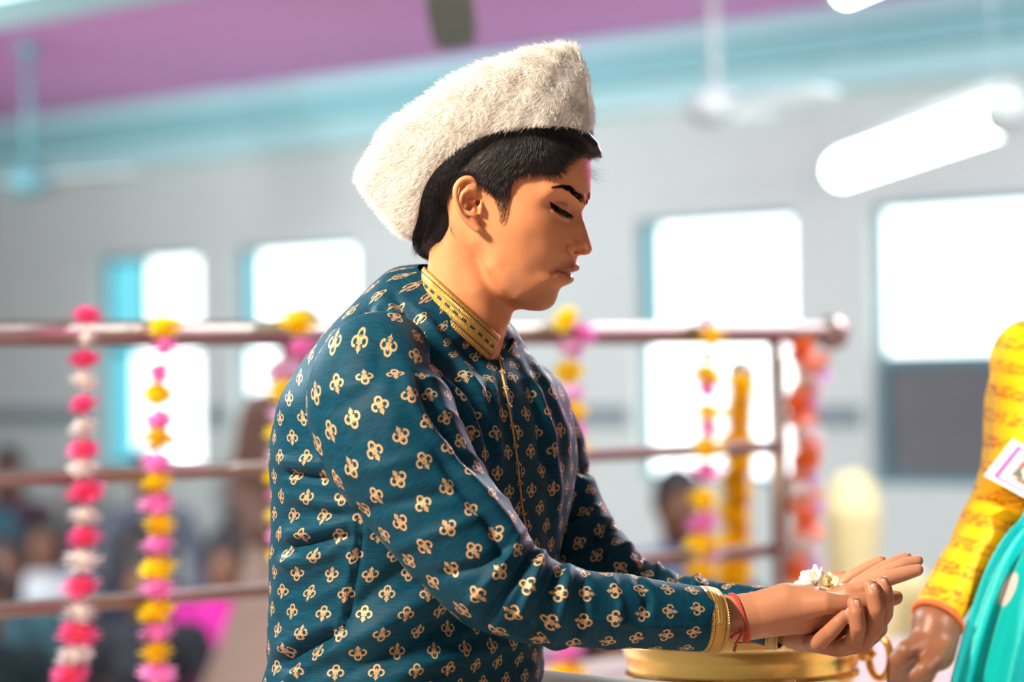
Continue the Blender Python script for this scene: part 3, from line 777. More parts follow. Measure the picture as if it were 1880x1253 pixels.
# half widths of the head, millimetres
for zx, zy, mm in [
    (1025, 260, 30), (960, 260, 49), (860, 260, 62), (740, 250, 69), (600, 240, 75), (450, 240, 77), (310, 280, 68), (220, 330, 46),
    (1040, 340, 24), (1010, 340, 34), (960, 340, 46), (880, 345, 56), (780, 350, 62), (650, 350, 68), (500, 350, 74), (360, 350, 74), (240, 400, 58),
    (1045, 415, 17), (1015, 415, 27), (975, 410, 39), (925, 405, 50.5), (870, 405, 57), (800, 420, 61), (690, 430, 66), (560, 440, 71), (430, 440, 74), (310, 450, 68), (200, 480, 46),
    (1040, 455, 13), (1015, 460, 22), (985, 450, 31.5), (940, 440, 42), (890, 430, 52), (830, 440, 58.5),
    (1018, 505, 10), (1000, 500, 17), (975, 500, 23), (930, 500, 33.5), (890, 495, 41), (850, 490, 49), (800, 500, 57), (720, 500, 65), (600, 510, 70), 
    (1014, 545, 9.5), (992, 550, 13.5), (965, 555, 20), (930, 560, 31), (890, 560, 42.5), (840, 555, 52), (770, 560, 61.5), (680, 560, 67.5), (560, 560, 70), (430, 560, 69), (300, 560, 60), (200, 580, 40),
    (1022, 590, 10.5), (995, 600, 15.5), (960, 605, 24), (920, 610, 36), (870, 610, 47), (800, 620, 57), (700, 630, 64.5), (580, 640, 66.5), (460, 640, 65), (330, 640, 56),
    (1045, 645, 9.5), (1018, 650, 13), (990, 660, 16.5), (955, 665, 25), (905, 670, 38), (840, 680, 49), (750, 690, 57), (640, 700, 62), (520, 710, 62), (400, 710, 58),
    (1062, 700, 9.5), (1038, 705, 13), (1010, 710, 15.5), (940, 715, 26), (900, 725, 36.5), (820, 740, 48), (720, 750, 55), (600, 760, 59.5), (480, 770, 58),
    (1062, 738, 10), (1035, 745, 12.5), (1005, 765, 11), (965, 775, 19), (925, 780, 28), (860, 790, 39.5),
    (985, 810, 9), (960, 815, 16.5), (920, 820, 25), (870, 825, 34), (800, 830, 42.5), (700, 840, 51), (580, 850, 56), (490, 850, 54),
    (985, 848, 11), (955, 855, 18.5), (915, 862, 24.5), (880, 866, 29), (840, 870, 34.5), (760, 880, 43), (640, 900, 51.5), (540, 910, 52),
    (950, 912, 14), (925, 915, 20), (890, 915, 26), (840, 930, 33), (760, 950, 40.5), (660, 970, 46.5), (570, 980, 44),
    (885, 968, 14), (858, 985, 20), (810, 1000, 28.5), (730, 1015, 37), (650, 1030, 39.5),
    (858, 1040, 12), (820, 1055, 19), (760, 1065, 25), (690, 1062, 29),
    (900, 120, 48), (760, 100, 64), (600, 110, 72), (450, 150, 70), (1000, 120, 30), (780, -10, 50), (620, -5, 56), (920, 30, 33)]:
    ctl(zx, zy, mm)
# outside: negative
_all = np.array([loc(*Zf(*p), 0) for p in prof + inner + skull]); _c = np.array(loc(*Zf(640, 480), 0))
for p in (prof + inner + skull)[::3]:
    q = np.array(loc(*Zf(*p), 0)); dr = (q - _c) / np.linalg.norm(q - _c); pts.append(tuple(q + dr * 34)); val.append(-34 * 70.0)
H = 1.75                                        # grid step, about a millimetre
v = Vol((745, 165, -150), (1106, 690, 150), H)
gu = v.lo[0] + H * np.arange(v.n[0]); gv = v.lo[1] + H * np.arange(v.n[1]); gw = v.lo[2] + H * np.arange(v.n[2])
UU, VV = np.meshgrid(gu, gv, indexing='ij')
FF = rbf(pts, val, np.stack([UU.ravel(), VV.ravel()], 1), reg=30.).reshape(UU.shape)
_sdp = poly_sd([loc(*Zf(*p), 0) for p in prof + inner + skull], UU, VV)
FF = np.where(_sdp > 5, np.minimum(FF, -60 * _sdp), FF)
gx, gy = np.gradient(FF, H)
v.d = ((gw[None, None] ** 2 - FF[:, :, None]) / np.sqrt(4 * gw[None, None] ** 2 + (gx ** 2 + gy ** 2)[:, :, None] + 400)).astype(np.float32)
def hp(zx, zy, mm):
    """point at close-up pixel, mm in front of the mid plane (towards the camera)"""
    u, vv = Zf(zx, zy); w = -mm * MMPX; q = loc(u, vv, w); return (q[0], q[1], w)
def both(fn):
    for s in (1, -1): fn(s)
def fl(p, s): return (p[0], p[1], p[2] * s)
mm = MMPX
for s in (1, -1):
    def h(x, y, m): return fl(hp(x, y, m), s)
    # brow bone, eyelids
    v.chain([h(1020, 452, 16), h(965, 418, 36), h(905, 400, 49)], [4.5 * mm, 4.5 * mm, 3 * mm], 5 * mm)
    v.ell(h(888, 505, 31), (12.6 * mm, 12.2 * mm, 12.8 * mm), 2.2 * mm)
    v.chain([h(965, 500, 27.5), h(930, 478, 38.5), h(880, 468, 46)], [1.0 * mm] * 3, 1.2 * mm, 'sub')
    v.chain([h(955, 545, 27.0), h(915, 532, 38), h(856, 486, 48.5)], [.9 * mm, 1.0 * mm, .7 * mm], .8 * mm, 'sub')
    v.chain([h(950, 572, 26), h(905, 562, 38.5), h(858, 520, 48)], [2.0 * mm, 2.2 * mm, 1.2 * mm], 2.5 * mm)
    v.ell(h(1000, 522, 22.5), (6 * mm, 7 * mm, 5 * mm), 5 * mm, 'sub')
    # nose wing, nostril
    v.ell(h(982, 732, 11.8), (8.8 * mm, 7.8 * mm, 7.8 * mm), 2.0 * mm)
    v.ell(h(1040, 742, 5), (7.5 * mm, 6.5 * mm, 6.5 * mm), 4 * mm)
    v.chain([h(945, 712, 22.5), h(938, 745, 22.5), h(962, 775, 18.5)], [1.6 * mm, 2.0 * mm, 1.2 * mm], 3.6 * mm, 'sub')
    v.ell(h(1012, 756, 12), (7.0 * mm, 4.2 * mm, 6.0 * mm), .8 * mm, 'sub')
    # lips
    v.chain([h(994, 850, 2), h(968, 855, 13), h(925, 860, 21), h(893, 864, 25.5)], [3.6 * mm, 3.6 * mm, 2.6 * mm, 1.2 * mm], 2.6 * mm)
    v.chain([h(958, 915, 2), h(946, 912, 12), h(918, 898, 20), h(893, 872, 25)], [4.4 * mm, 4.2 * mm, 3.0 * mm, 1.0 * mm], 2.6 * mm)
    v.chain([h(966, 883, 1), h(955, 881, 14), h(925, 876, 21.5), h(884, 864, 28)], [1.1 * mm, 1.1 * mm, 1.1 * mm, 1.3 * mm], .9 * mm, 'sub')
    v.ell(h(872, 872, 31.5), (3.5 * mm, 4.5 * mm, 3 * mm), 4 * mm, 'sub')
# neck, with the windpipe bump
def hc(zx, zy, mm_=0): return hp(zx, zy, mm_)
v.chain([hc(420, 760), hc(385, 960), hc(330, 1150), hc(285, 1400)], [38 * mm, 45 * mm, 48 * mm, 52 * mm], 9 * mm)
for s in (1, -1):
    v.chain([fl(hp(330, 560, 27), s), fl(hp(300, 780, 22), s), fl(hp(300, 1000, 16), s), fl(hp(275, 1350, 8), s)], [28 * mm, 29 * mm, 34 * mm, 42 * mm], 10 * mm)
v.chain([hc(560, 1040), hc(540, 1120), hc(470, 1200), hc(430, 1330)], [15 * mm, 15 * mm, 20 * mm, 20 * mm], 14 * mm)
for s in (1, -1):
    v.chain([fl(hp(350, 800, 37), s), fl(hp(410, 980, 36), s), fl(hp(500, 1220, 16), s)], [7 * mm, 7 * mm, 6 * mm], 12 * mm)
# ears
def tube_chain(pts_, rad_, k):
    P_ = smooth_path([list(p) + [q] for p, q in zip(pts_, rad_)], len(pts_) * 4); v.chain(P_[:, :3], list(P_[:, 3]), k, inner=.3 * mm)
def Ze(x, y): return 810 + x / 8.95, 310 + y / 8.95
def ep(x, y, m): u, vv = Ze(x, y); w = -m * MMPX; q = loc(u, vv, w); return (q[0], q[1], w)
for s in (1, -1):
    def e(x, y, m): return fl(ep(x, y, m), s)
    v.chain([e(430, 330, 75), e(370, 560, 74), e(520, 800, 71), e(590, 950, 70)], [10 * mm, 9.5 * mm, 6.5 * mm, 3.5 * mm], 3 * mm)
    v.ell(e(430, 545, 82), (10.5 * mm, 13 * mm, 9 * mm), 2 * mm, 'sub')               # hollow of the ear
    v.ell(e(395, 300, 87), (12 * mm, 7.5 * mm, 5 * mm), 2 * mm, 'sub')
    v.ell(e(290, 520, 87), (5.5 * mm, 15 * mm, 4 * mm), 2 * mm, 'sub')
    tube_chain([e(545, 480, 74), e(560, 330, 77), e(545, 225, 79), e(480, 165, 82), (e(400, 160, 84)), e(310, 205, 86), e(245, 300, 87), e(228, 400, 87.5), e(238, 500, 87), e(265, 600, 86), e(310, 705, 84), e(370, 795, 81), e(440, 865, 78), e(520, 925, 75.5), e(590, 985, 73.5), e(625, 1000, 72.5)],
            [2.0 * mm, 2.6 * mm, 3.0 * mm, 3.2 * mm, 3.3 * mm, 3.3 * mm, 3.2 * mm, 3.0 * mm, 2.8 * mm, 2.7 * mm, 2.7 * mm, 3.0 * mm, 3.6 * mm, 4.2 * mm, 4.2 * mm, 3.4 * mm], 1.4 * mm)
    tube_chain([e(555, 370, 79), e(450, 345, 83.5), e(370, 385, 85), e(325, 470, 85), e(315, 560, 84), e(345, 650, 82), e(410, 715, 80), e(490, 745, 78.5), e(555, 775, 77)], [2.0 * mm, 2.4 * mm, 2.6 * mm, 2.5 * mm, 2.4 * mm, 2.4 * mm, 2.6 * mm, 2.8 * mm, 2.2 * mm], 1.6 * mm)
    v.chain([e(410, 350, 84), e(430, 300, 83), e(470, 270, 81)], [2.2 * mm, 1.8 * mm, 1.2 * mm], 2 * mm)
    v.chain([e(640, 560, 73), e(645, 640, 75), e(640, 720, 74.5)], [2.6 * mm, 3.2 * mm, 2.6 * mm], 2.5 * mm)       # tragus
    v.chain([e(560, 520, 76), e(480, 520, 75)], [1.8 * mm, 1.2 * mm], 2.5 * mm)
    v.ell(e(590, 830, 79), (2.5 * mm, 3.5 * mm, 4 * mm), 1.2 * mm, 'sub')
    v.ell(e(600, 555, 72), (3.0 * mm, 3.6 * mm, 8 * mm), 1.0 * mm, 'sub')
HEAD_D = v.d.copy()
hv, hf = v.skin(); hv = relax(hv, hf, 2, .4)
def half_w(u, vv):
    """half width of the bare head at head coordinates"""
    i = np.clip((np.asarray(u) - v.lo[0]) / H, 0, len(gu) - 1.01); j = np.clip((np.asarray(vv) - v.lo[1]) / H, 0, len(gv) - 1.01)
    i0 = i.astype(int); j0 = j.astype(int); a = i - i0; b = j - j0
    f = FF[i0, j0] * (1 - a) * (1 - b) + FF[i0 + 1, j0] * a * (1 - b) + FF[i0, j0 + 1] * (1 - a) * b + FF[i0 + 1, j0 + 1] * a * b
    return np.sqrt(np.maximum(f, 0))
# skin colour that belongs to the skin itself: lips, stubble, redder nose and ears, lids
def blob(P, c, r): return np.exp(-(((P - np.array(c)) / np.array(r)) ** 2).sum(1))
def near_path(P, path, r):
    d = np.full(len(P), 1e9); path = np.array(path, float)
    for a, b in zip(path[:-1], path[1:]):
        e_ = b - a; t = np.clip(((P - a) @ e_) / (e_ @ e_), 0, 1); d = np.minimum(d, np.linalg.norm(P - a - t[:, None] * e_, axis=1))
    return np.exp(-(d / r) ** 2)
base = np.array([.69, .295, .135])
colv = np.tile(base, (len(hv), 1))
A = hv.copy(); A[:, 2] = -np.abs(A[:, 2])
def tint(wgt, c):
    global colv
    colv = colv * (1 - wgt[:, None]) + np.array(c) * wgt[:, None]
lipu = near_path(A, [hp(998, 853, 1), hp(965, 857, 14), hp(925, 864, 21), hp(890, 866, 26)], 4.4 * mm)
lipl = near_path(A, [hp(962, 908, 1), hp(945, 902, 13), hp(915, 890, 20), hp(890, 870, 26)], 5.2 * mm)
tint(np.clip(1.25 * np.maximum(lipu, lipl), 0, 1) * .90, (.36, .105, .08))
stub = np.maximum(blob(A, hp(760, 1040, 28), (75, 24, 40)), .8 * blob(A, hp(640, 970, 46), (30, 30, 30)))
tint(np.clip(stub, 0, 1) * .46, (.22, .12, .075))
tint(near_path(A, [hp(985, 812, 8), hp(930, 822, 23), hp(890, 838, 29)], 4.5 * mm) * .22, (.25, .13, .08))
tint(blob(A, ep(420, 600, 80), (22, 34, 20)) * .25, (.72, .28, .16))
tint(np.clip(blob(A, hp(905, 500, 42), (20, 14, 20)), 0, 1) * .35, (.42, .19, .10))
HEAD_V = head_to_world(hv); HEAD_F = hf; HEAD_C = colv

M['skin'], nt, b = new_mat('skin')
at_ = nt.nodes.new('ShaderNodeAttribute'); at_.attribute_name = 'skin_tone'
nz = noise(nt, 900, 3); nz2 = noise(nt, 60, 3)
c = mixc(nt, nz2.step(.3, .7) * .12, at_.outputs['Color'], (.45, .18, .09))
nt.links.new(c, b.inputs['Base Color'])
b.inputs['Roughness'].default_value = .46; b.inputs['Specular IOR Level'].default_value = .35
b.inputs['Subsurface Weight'].default_value = .12; b.inputs['Subsurface Radius'].default_value = (.006, .0025, .0012); b.inputs['Subsurface Scale'].default_value = 1.0
bump(nt, b, nz, .12, .0006)
# ------------------------------------------------------------------ hair
hair_poly = [(1098, 150), (1120, 195), (1075, 222), (1035, 215), (985, 235), (945, 262), (905, 318), (850, 332), (790, 318), (715, 322), (655, 352), (630, 395), (612, 450), (600, 510), (584, 570), (570, 604), (556, 560), (545, 500), (530, 445), (490, 408), (440, 385), (420, 372), (410, 335), (350, 325),
             (300, 380), (283, 430), (255, 455), (245, 500), (252, 570), (268, 640), (250, 710), (222, 765), (190, 785), (150, 800), (95, 770), (60, 680), (60, 560), (80, 440), (140, 300), (220, 170), (350, 20), (500, -90), (700, -140), (900, -120), (1040, -30)]
solid_poly = [p for p in hair_poly if not (540 < p[0] < 640 and p[1] > 400)]
hpoly = [loc(*Zf(*p), -105 if 200 < p[0] < 950 and p[1] > 200 else -40) for p in hair_poly]
HS = _sd = poly_sd(hpoly, UU, VV)
v2 = Vol(v.lo, v.lo + H * (v.n - 1), H); v2.d = v2.d[:v.n[0], :v.n[1], :v.n[2]]
thick = 3.2 * mm + 2.2 * mm * np.clip((VV - 300) * 0, 0, 1)
back = np.clip((840 - UU) / 60, 0, 1)
grain = .9 * np.sin(.55 * UU + .25 * VV + 2.0 * np.sin(.06 * VV)) + .6 * np.sin(.9 * UU - .3 * VV)
shell = HEAD_D - (4.2 * mm + 3.0 * mm * back + 0 * grain)[:, :, None].astype(np.float32)
# skull-only shell so that the ears stay free of hair
skd = ((gw[None, None] ** 2 - FF[:, :, None]) / np.sqrt(4 * gw[None, None] ** 2 + (gx ** 2 + gy ** 2)[:, :, None] + 400)).astype(np.float32)
tk = np.clip(-_sd / 9, 0, 1) ** .5
shell = skd - ((.2 + 3.2 * tk) * mm + 3.5 * mm * back * tk + 0 * grain)[:, :, None].astype(np.float32)
_sds = poly_sd([loc(*Zf(*p), -105 if 200 < p[0] < 950 and p[1] > 200 else -40) for p in solid_poly], UU, VV)
v2.d = np.maximum(shell, (_sds + 3)[:, :, None].astype(np.float32))
v2.chain([hc(205, 560), hc(175, 690), hc(172, 750)], [26 * mm, 23 * mm, 12 * mm], 10 * mm)
for s in (1, -1):
    v2.chain([fl(hp(232, 540, 44), s), fl(hp(212, 650, 38), s), fl(hp(195, 735, 30), s)], [13 * mm, 13 * mm, 7 * mm], 7 * mm)
for s in (1, -1):
    v2.chain([fl(hp(930, 60, 34), s), fl(hp(1010, 100, 24), s), fl(hp(1075, 150, 14), s), fl(hp(1112, 190, 8), s), fl(hp(1136, 218, 4), s)], [13 * mm, 12 * mm, 9 * mm, 5 * mm, 1.2 * mm], 5 * mm)
    v2.chain([fl(hp(850, 180, 56), s), fl(hp(930, 195, 44), s), fl(hp(1000, 200, 32), s)], [8 * mm, 8 * mm, 5 * mm], 6 * mm)
gv2, gf2 = v2.skin(); gv2 = relax(gv2, gf2, 3)
M['hair'], nt, b = new_mat('black_hair')
b.inputs['Base Color'].default_value = (.013, .010, .013, 1); b.inputs['Roughness'].default_value = .42; b.inputs['Specular IOR Level'].default_value = .55
# combed strands
flow = np.array([(1060, 110, 1, .65), (960, 130, .95, .4), (1000, 190, 1, .25), (900, 200, .8, .55), (850, 280, .35, .9), (780, 230, -.1, 1), (700, 240, -.45, .9), (600, 280, -.5, .85), (450, 250, -.65, .75), (300, 270, -.65, .75), (200, 400, -.25, 1), (150, 600, -.03, 1), (200, 700, -.1, 1), (220, 600, .1, 1), (580, 450, -.1, 1), (800, 60, .3, .6), (600, 100, -.5, .7), (400, 130, -.7, .6)], float)
fp = np.array([loc(*Zf(a, b_), -80) for a, b_ in flow[:, :2]])
def flow_at(Q):
    d = ((Q[:, None] - fp[None]) ** 2).sum(2) + 30; w = 1 / d ** 1.5; w /= w.sum(1, keepdims=True); f = w @ flow[:, 2:]
    return f / np.linalg.norm(f, axis=1, keepdims=True)
def push_out(P, clear=.8, pull=False):
    sh = P.shape; Q = P.reshape(-1, 3).copy(); lim = np.array(v2.d.shape) - 2
    for _ in range(5):
        f = np.clip((Q - v2.lo) / H, 1, lim - 1); i = f.round().astype(int); a_, b_, c_ = i[:, 0], i[:, 1], i[:, 2]
        d = v2.d[a_, b_, c_]; g = np.stack([v2.d[a_ + 1, b_, c_] - v2.d[a_ - 1, b_, c_], v2.d[a_, b_ + 1, c_] - v2.d[a_, b_ - 1, c_], v2.d[a_, b_, c_ + 1] - v2.d[a_, b_, c_ - 1]], 1)
        g /= np.linalg.norm(g, axis=1, keepdims=True) + 1e-9
        m_ = (d > -16) & ((d < clear) | pull); Q[m_] += g[m_] * np.clip(clear - d[m_], -4 if pull else 0, 4)[:, None]
    return Q.reshape(sh)
def comb(n, length, lift, seed, poly_margin=1.0, side=None, step=7, jit=.18, keep=None, rad=.00011, over=3):
    r = np.random.default_rng(seed)
    lo = np.array(hpoly).min(0); hi = np.array(hpoly).max(0)
    Q = lo + (hi - lo) * r.random((n * over, 2))
    i = np.clip(((Q[:, 0] - v.lo[0]) / H).astype(int), 0, len(gu) - 1); j = np.clip(((Q[:, 1] - v.lo[1]) / H).astype(int), 0, len(gv) - 1)
    ok = (_sd[i, j] < -poly_margin) & (Q[:, 1] > 220)
    if keep is not None: ok &= keep(Q)
    Q = Q[ok][:n]; n = len(Q)
    sgn = np.where(r.random(n) < .62, -1.0, 1.0) if side is None else np.full(n, side)
    i = np.clip(((Q[:, 0] - v.lo[0]) / H).astype(int), 0, len(gu) - 1); j = np.clip(((Q[:, 1] - v.lo[1]) / H).astype(int), 0, len(gv) - 1)
    L = length * r.uniform(.55, 1.15, n) * np.clip(-_sd[i, j] / 16, .42, 1); an = r.normal(0, jit, n); lf = r.uniform(.3, 1.0, n) * lift
    P = np.empty((n, step + 1, 3)); q = Q.copy()
    for k in range(step + 1):
        i = np.clip(((q[:, 0] - v.lo[0]) / H).astype(int), 0, len(gu) - 1); j = np.clip(((q[:, 1] - v.lo[1]) / H).astype(int), 0, len(gv) - 1)
        sd = _sd[i, j]; tkk = np.clip(-sd / 9, 0, 1) ** .5; bk = np.clip((840 - q[:, 0]) / 60, 0, 1)
        w = half_w(q[:, 0], q[:, 1]) + (1.0 + 3.6 * tkk + 3.6 * bk * tkk) * mm + lf * math.sin(.5 + 2.2 * k / step)
        P[:, k, 0] = q[:, 0]; P[:, k, 1] = q[:, 1]; P[:, k, 2] = sgn * w
        f = flow_at(q); c_, s_ = np.cos(an), np.sin(an)
        f = np.stack([f[:, 0] * c_ - f[:, 1] * s_, f[:, 0] * s_ + f[:, 1] * c_], 1)
        q = q + f * (L / step)[:, None]
    P = push_out(P, .6)
    V_, F_ = hair_tubes(head_to_world(P.reshape(-1, 3)).reshape(P.shape), rad * r.uniform(.7, 1.5, n), 3)
    return V_, F_
def join(parts):
    Vs, Fs, n = [], [], 0
    for a, b_ in parts: Vs.append(a); Fs.append(b_ + n); n += len(a)
    return np.concatenate(Vs), np.concatenate(Fs)
hair_parts = [(head_to_world(gv2), gf2), comb(9000, 30, 3.0, 3, rad=.00018, keep=lambda Q: ~((Q[:, 0] > 905) & (Q[:, 0] < 950) & (Q[:, 1] > 352))), comb(900, 34, 4.0, 4, jit=.30, rad=.00012, poly_margin=6),
              comb(1100, 22, 1.0, 6, over=140, poly_margin=0, rad=.00015, jit=.25, keep=lambda Q: (Q[:, 0] > 905) & (Q[:, 0] < 950) & (Q[:, 1] > 335))]
# fringe that stands out over the forehead, and stray hairs
r = np.random.default_rng(5)
n = 520; t0 = r.random(n)
root = np.stack([930 + 130 * t0 + r.normal(0, 8, n), 250 + 12 * t0 + r.normal(0, 7, n), -60 + 85 * t0 * 1.0 + r.normal(0, 10, n)], 1)
tipx = 1060 + r.random(n) * 44; tipy = 270 + (tipx - 1060) * .55 + r.normal(0, 4, n); tipw = -34 + r.random(n) * 42
tip = np.stack([tipx, tipy, tipw], 1); midp = (root + tip) / 2 + np.stack([0 * t0, -12 - 7 * r.random(n), -14 * np.ones(n)], 1)
s_ = np.linspace(0, 1, 8)[None, :, None]
P = root[:, None] * (1 - s_) ** 2 + 2 * midp[:, None] * s_ * (1 - s_) + tip[:, None] * s_ ** 2
hair_parts.append(hair_tubes(head_to_world(P.reshape(-1, 3)).reshape(P.shape), np.full(n, .00024), 4))
n = 46
root = np.stack([1010 + 60 * r.random(n), 285 + r.normal(0, 6, n), -40 * r.random(n) - 6], 1); tip = root + np.stack([r.uniform(-30, 52, n), r.uniform(22, 62, n), r.uniform(-18, 8, n)], 1)
midp = (root + tip) / 2 + np.stack([r.uniform(0, 14, n), r.uniform(-8, 8, n), -8 + 0 * t0[:n]], 1)
P = root[:, None] * (1 - s_) ** 2 + 2 * midp[:, None] * s_ * (1 - s_) + tip[:, None] * s_ ** 2
hair_parts.append(hair_tubes(head_to_world(P.reshape(-1, 3)).reshape(P.shape), np.full(n, .00009), 3))
n = 34                                          # wisps in front of the brow
root = np.stack([1078 + 4 * r.random(n), 300 + 24 * r.random(n), -16 + 20 * r.random(n)], 1); tip = root + np.stack([r.uniform(14, 50, n), r.uniform(2, 22, n), r.uniform(-8, 8, n)], 1)
midp = (root + tip) / 2 + np.stack([0 * r.random(n), r.uniform(4, 10, n), 0 * r.random(n)], 1)
P = root[:, None] * (1 - s_) ** 2 + 2 * midp[:, None] * s_ * (1 - s_) + tip[:, None] * s_ ** 2
hair_parts.append(hair_tubes(head_to_world(P.reshape(-1, 3)).reshape(P.shape), np.full(n, .00009), 3))
# neck hairs hanging below the cap, lying on the mass of hair
s_ = np.linspace(0, 1, 10)[None, :, None]
n = 3600
ang = r.uniform(-np.pi * .62, np.pi * .62, n)                       # round the back of the head
root = np.stack([838 - 82 * np.cos(ang) + r.normal(0, 4, n), r.uniform(300, 425, n), 92 * np.sin(ang)], 1)
tip = root + np.stack([-10 * np.cos(ang) + r.normal(0, 5, n), r.uniform(45, 95, n), r.normal(0, 7, n)], 1)
tip[:, 1] = np.minimum(tip[:, 1], 484 - np.clip(tip[:, 0] - 765, 0, 90) * .30 + r.normal(0, 6, n))
midp = (root + tip) / 2 + np.stack([-5 * np.cos(ang), 0 * ang, 5 * np.sin(ang)], 1)
P = push_out(root[:, None] * (1 - s_) ** 2 + 2 * midp[:, None] * s_ * (1 - s_) + tip[:, None] * s_ ** 2, .9, True)
def ride(Q):
    i = np.clip(((Q - v2.lo) / H).astype(int), 0, np.array(v2.d.shape) - 1); return v2.d[i[:, 0], i[:, 1], i[:, 2]]
kp = np.max(np.stack([ride(P[:, k]) for k in (0, 3, 6)], 1), 1) < 6
P = P[kp]
hair_parts.append(hair_tubes(head_to_world(P.reshape(-1, 3)).reshape(P.shape), np.full(len(P), .00024), 3))
HAIR_V, HAIR_F = join(hair_parts)

# eyebrows and lashes
def brow_side(s, seed):
    r = np.random.default_rng(seed); n = 380; t = r.random(n) ** .9
    cx = np.interp(t, [0, .25, .55, .8, 1], [1045, 1015, 975, 930, 878]); cy = np.interp(t, [0, .25, .55, .8, 1], [476, 452, 408, 388, 388]); wd = np.interp(t, [0, .2, .6, 1], [17, 20, 15, 4])
    cx = cx + r.normal(0, .4, n) * wd * .5; cy = cy + r.uniform(-1, 1, n) * wd
    Q = np.array([loc(*Zf(a, b_), -np.interp(tt, [0, .5, 1], [12, 36, 52]) * mm) for a, b_, tt in zip(cx, cy, t)])
    d2 = np.stack([-np.interp(t, [0, .3, 1], [.15, .8, 1]), np.interp(t, [0, .3, .7, 1], [-1, -.6, -.25, .25])], 1); d2 /= np.linalg.norm(d2, axis=1, keepdims=True)
    P = np.empty((n, 5, 3)); L = r.uniform(6, 11, n)
    for k in range(5):
        q = Q + d2 * (L * k / 4)[:, None]; P[:, k, :2] = q; P[:, k, 2] = s * (skin_w(q) + .3 + .9 * math.sin(k / 4 * 3.0))
    return hair_tubes(head_to_world(P.reshape(-1, 3)).reshape(P.shape), np.full(n, .00022), 3)
_mid = v.n[2] // 2
def skin_w(q):
    """front-most skin surface (towards -w) at head coordinates, from the final field"""
    i = np.clip(((q[:, 0] - v.lo[0]) / H).round().astype(int), 0, len(gu) - 1); j = np.clip(((q[:, 1] - v.lo[1]) / H).round().astype(int), 0, len(gv) - 1)
    colm = v.d[i, j, :] < 0; k = colm.argmax(1); w = -(gw[k] - H * .5); w[~colm.any(1)] = 0; return np.maximum(w, 0)
def lash_side(s, seed):
    r = np.random.default_rng(seed); n = 420; t = np.linspace(0, 1, n)
    cx = np.interp(t, [0, .45, 1], [952, 915, 852]) + r.normal(0, 1.5, n); cy = np.interp(t, [0, .45, 1], [538, 523, 478]) + r.normal(0, 2.0, n)
    Q = np.array([loc(*Zf(a, b_), -38 * mm) for a, b_ in zip(cx, cy)]); P = np.empty((n, 5, 3)); L = r.uniform(10, 19, n) * np.interp(t, [0, .3, 1], [.7, 1, .9])
    d2 = np.stack([np.interp(t, [0, 1], [.75, .25]), np.interp(t, [0, 1], [.75, 1.0])], 1) + r.normal(0, .12, (n, 2))
    w0 = skin_w(Q)
    for k in range(5):
        P[:, k, :2] = Q + d2 * (L * k / 4)[:, None]; P[:, k, 2] = s * (w0 + .3 + 3.2 * (k / 4) ** 1.2)
    P2 = P.copy()
    a = hair_tubes(head_to_world(P.reshape(-1, 3)).reshape(P.shape), np.full(n, .00019), 3)
    # dark lash line
    path = smooth_path([hp(955, 543, 0), hp(935, 534, 0), hp(912, 523, 0), hp(880, 500, 0), hp(852, 481, 0)], 24)
    q = path[:, :2]; 
    qq = np.array([loc(*Zf(a_, b_), -np.interp(a_, [850, 955], [48, 27]) * mm) for a_, b_ in zip(np.interp(np.linspace(0, 1, 24), [0, .45, 1], [955, 915, 852]), np.interp(np.linspace(0, 1, 24), [0, .45, 1], [545, 527, 482]))])
    pp = np.concatenate([qq, (s * (skin_w(qq) + .2))[:, None]], 1)
    return a, head_to_world(pp)
M['brow'] = plain('brow_hair', (.010, .007, .007), .8, spec=.05)

# ---------------- man root and head objects
man = empty('person', (at(760, 1250).x, D0 + .02, 0.0)); tag(man, 'young man in a teal kurta and white fur cap holding flowers in cupped hands', 'person')
def person_body(V, F, C):
    o = mesh_obj('body', V, F, M['skin'], man)
    ca = o.data.color_attributes.new('skin_tone', 'FLOAT_COLOR', 'POINT')
    ca.data.foreach_set('color', np.concatenate([C, np.ones((len(C), 1))], 1).astype(np.float32).ravel())
    return o
hair = mesh_obj('hair', HAIR_V, HAIR_F, M['hair'], man)
for s in (-1, 1):
    a = brow_side(s, 11 + s); mesh_obj('eyebrow', a[0], a[1], M['brow'], man)
    a, ln = lash_side(s, 21 + s)
    m = MB(); m.tube([Vector(p) for p in ln], [0.0004 + .0013 * math.sin(math.pi * min(1, (i + 2) / 24)) for i in range(24)], 6)
    V_, F_ = a
    lv, lf = np.array(m.v), [q for q in m.f if len(q) == 4]
    V2, F2 = join([(V_, F_), (lv, np.array(lf))])
    mesh_obj('eyelashes', V2, F2, M['brow'], man)

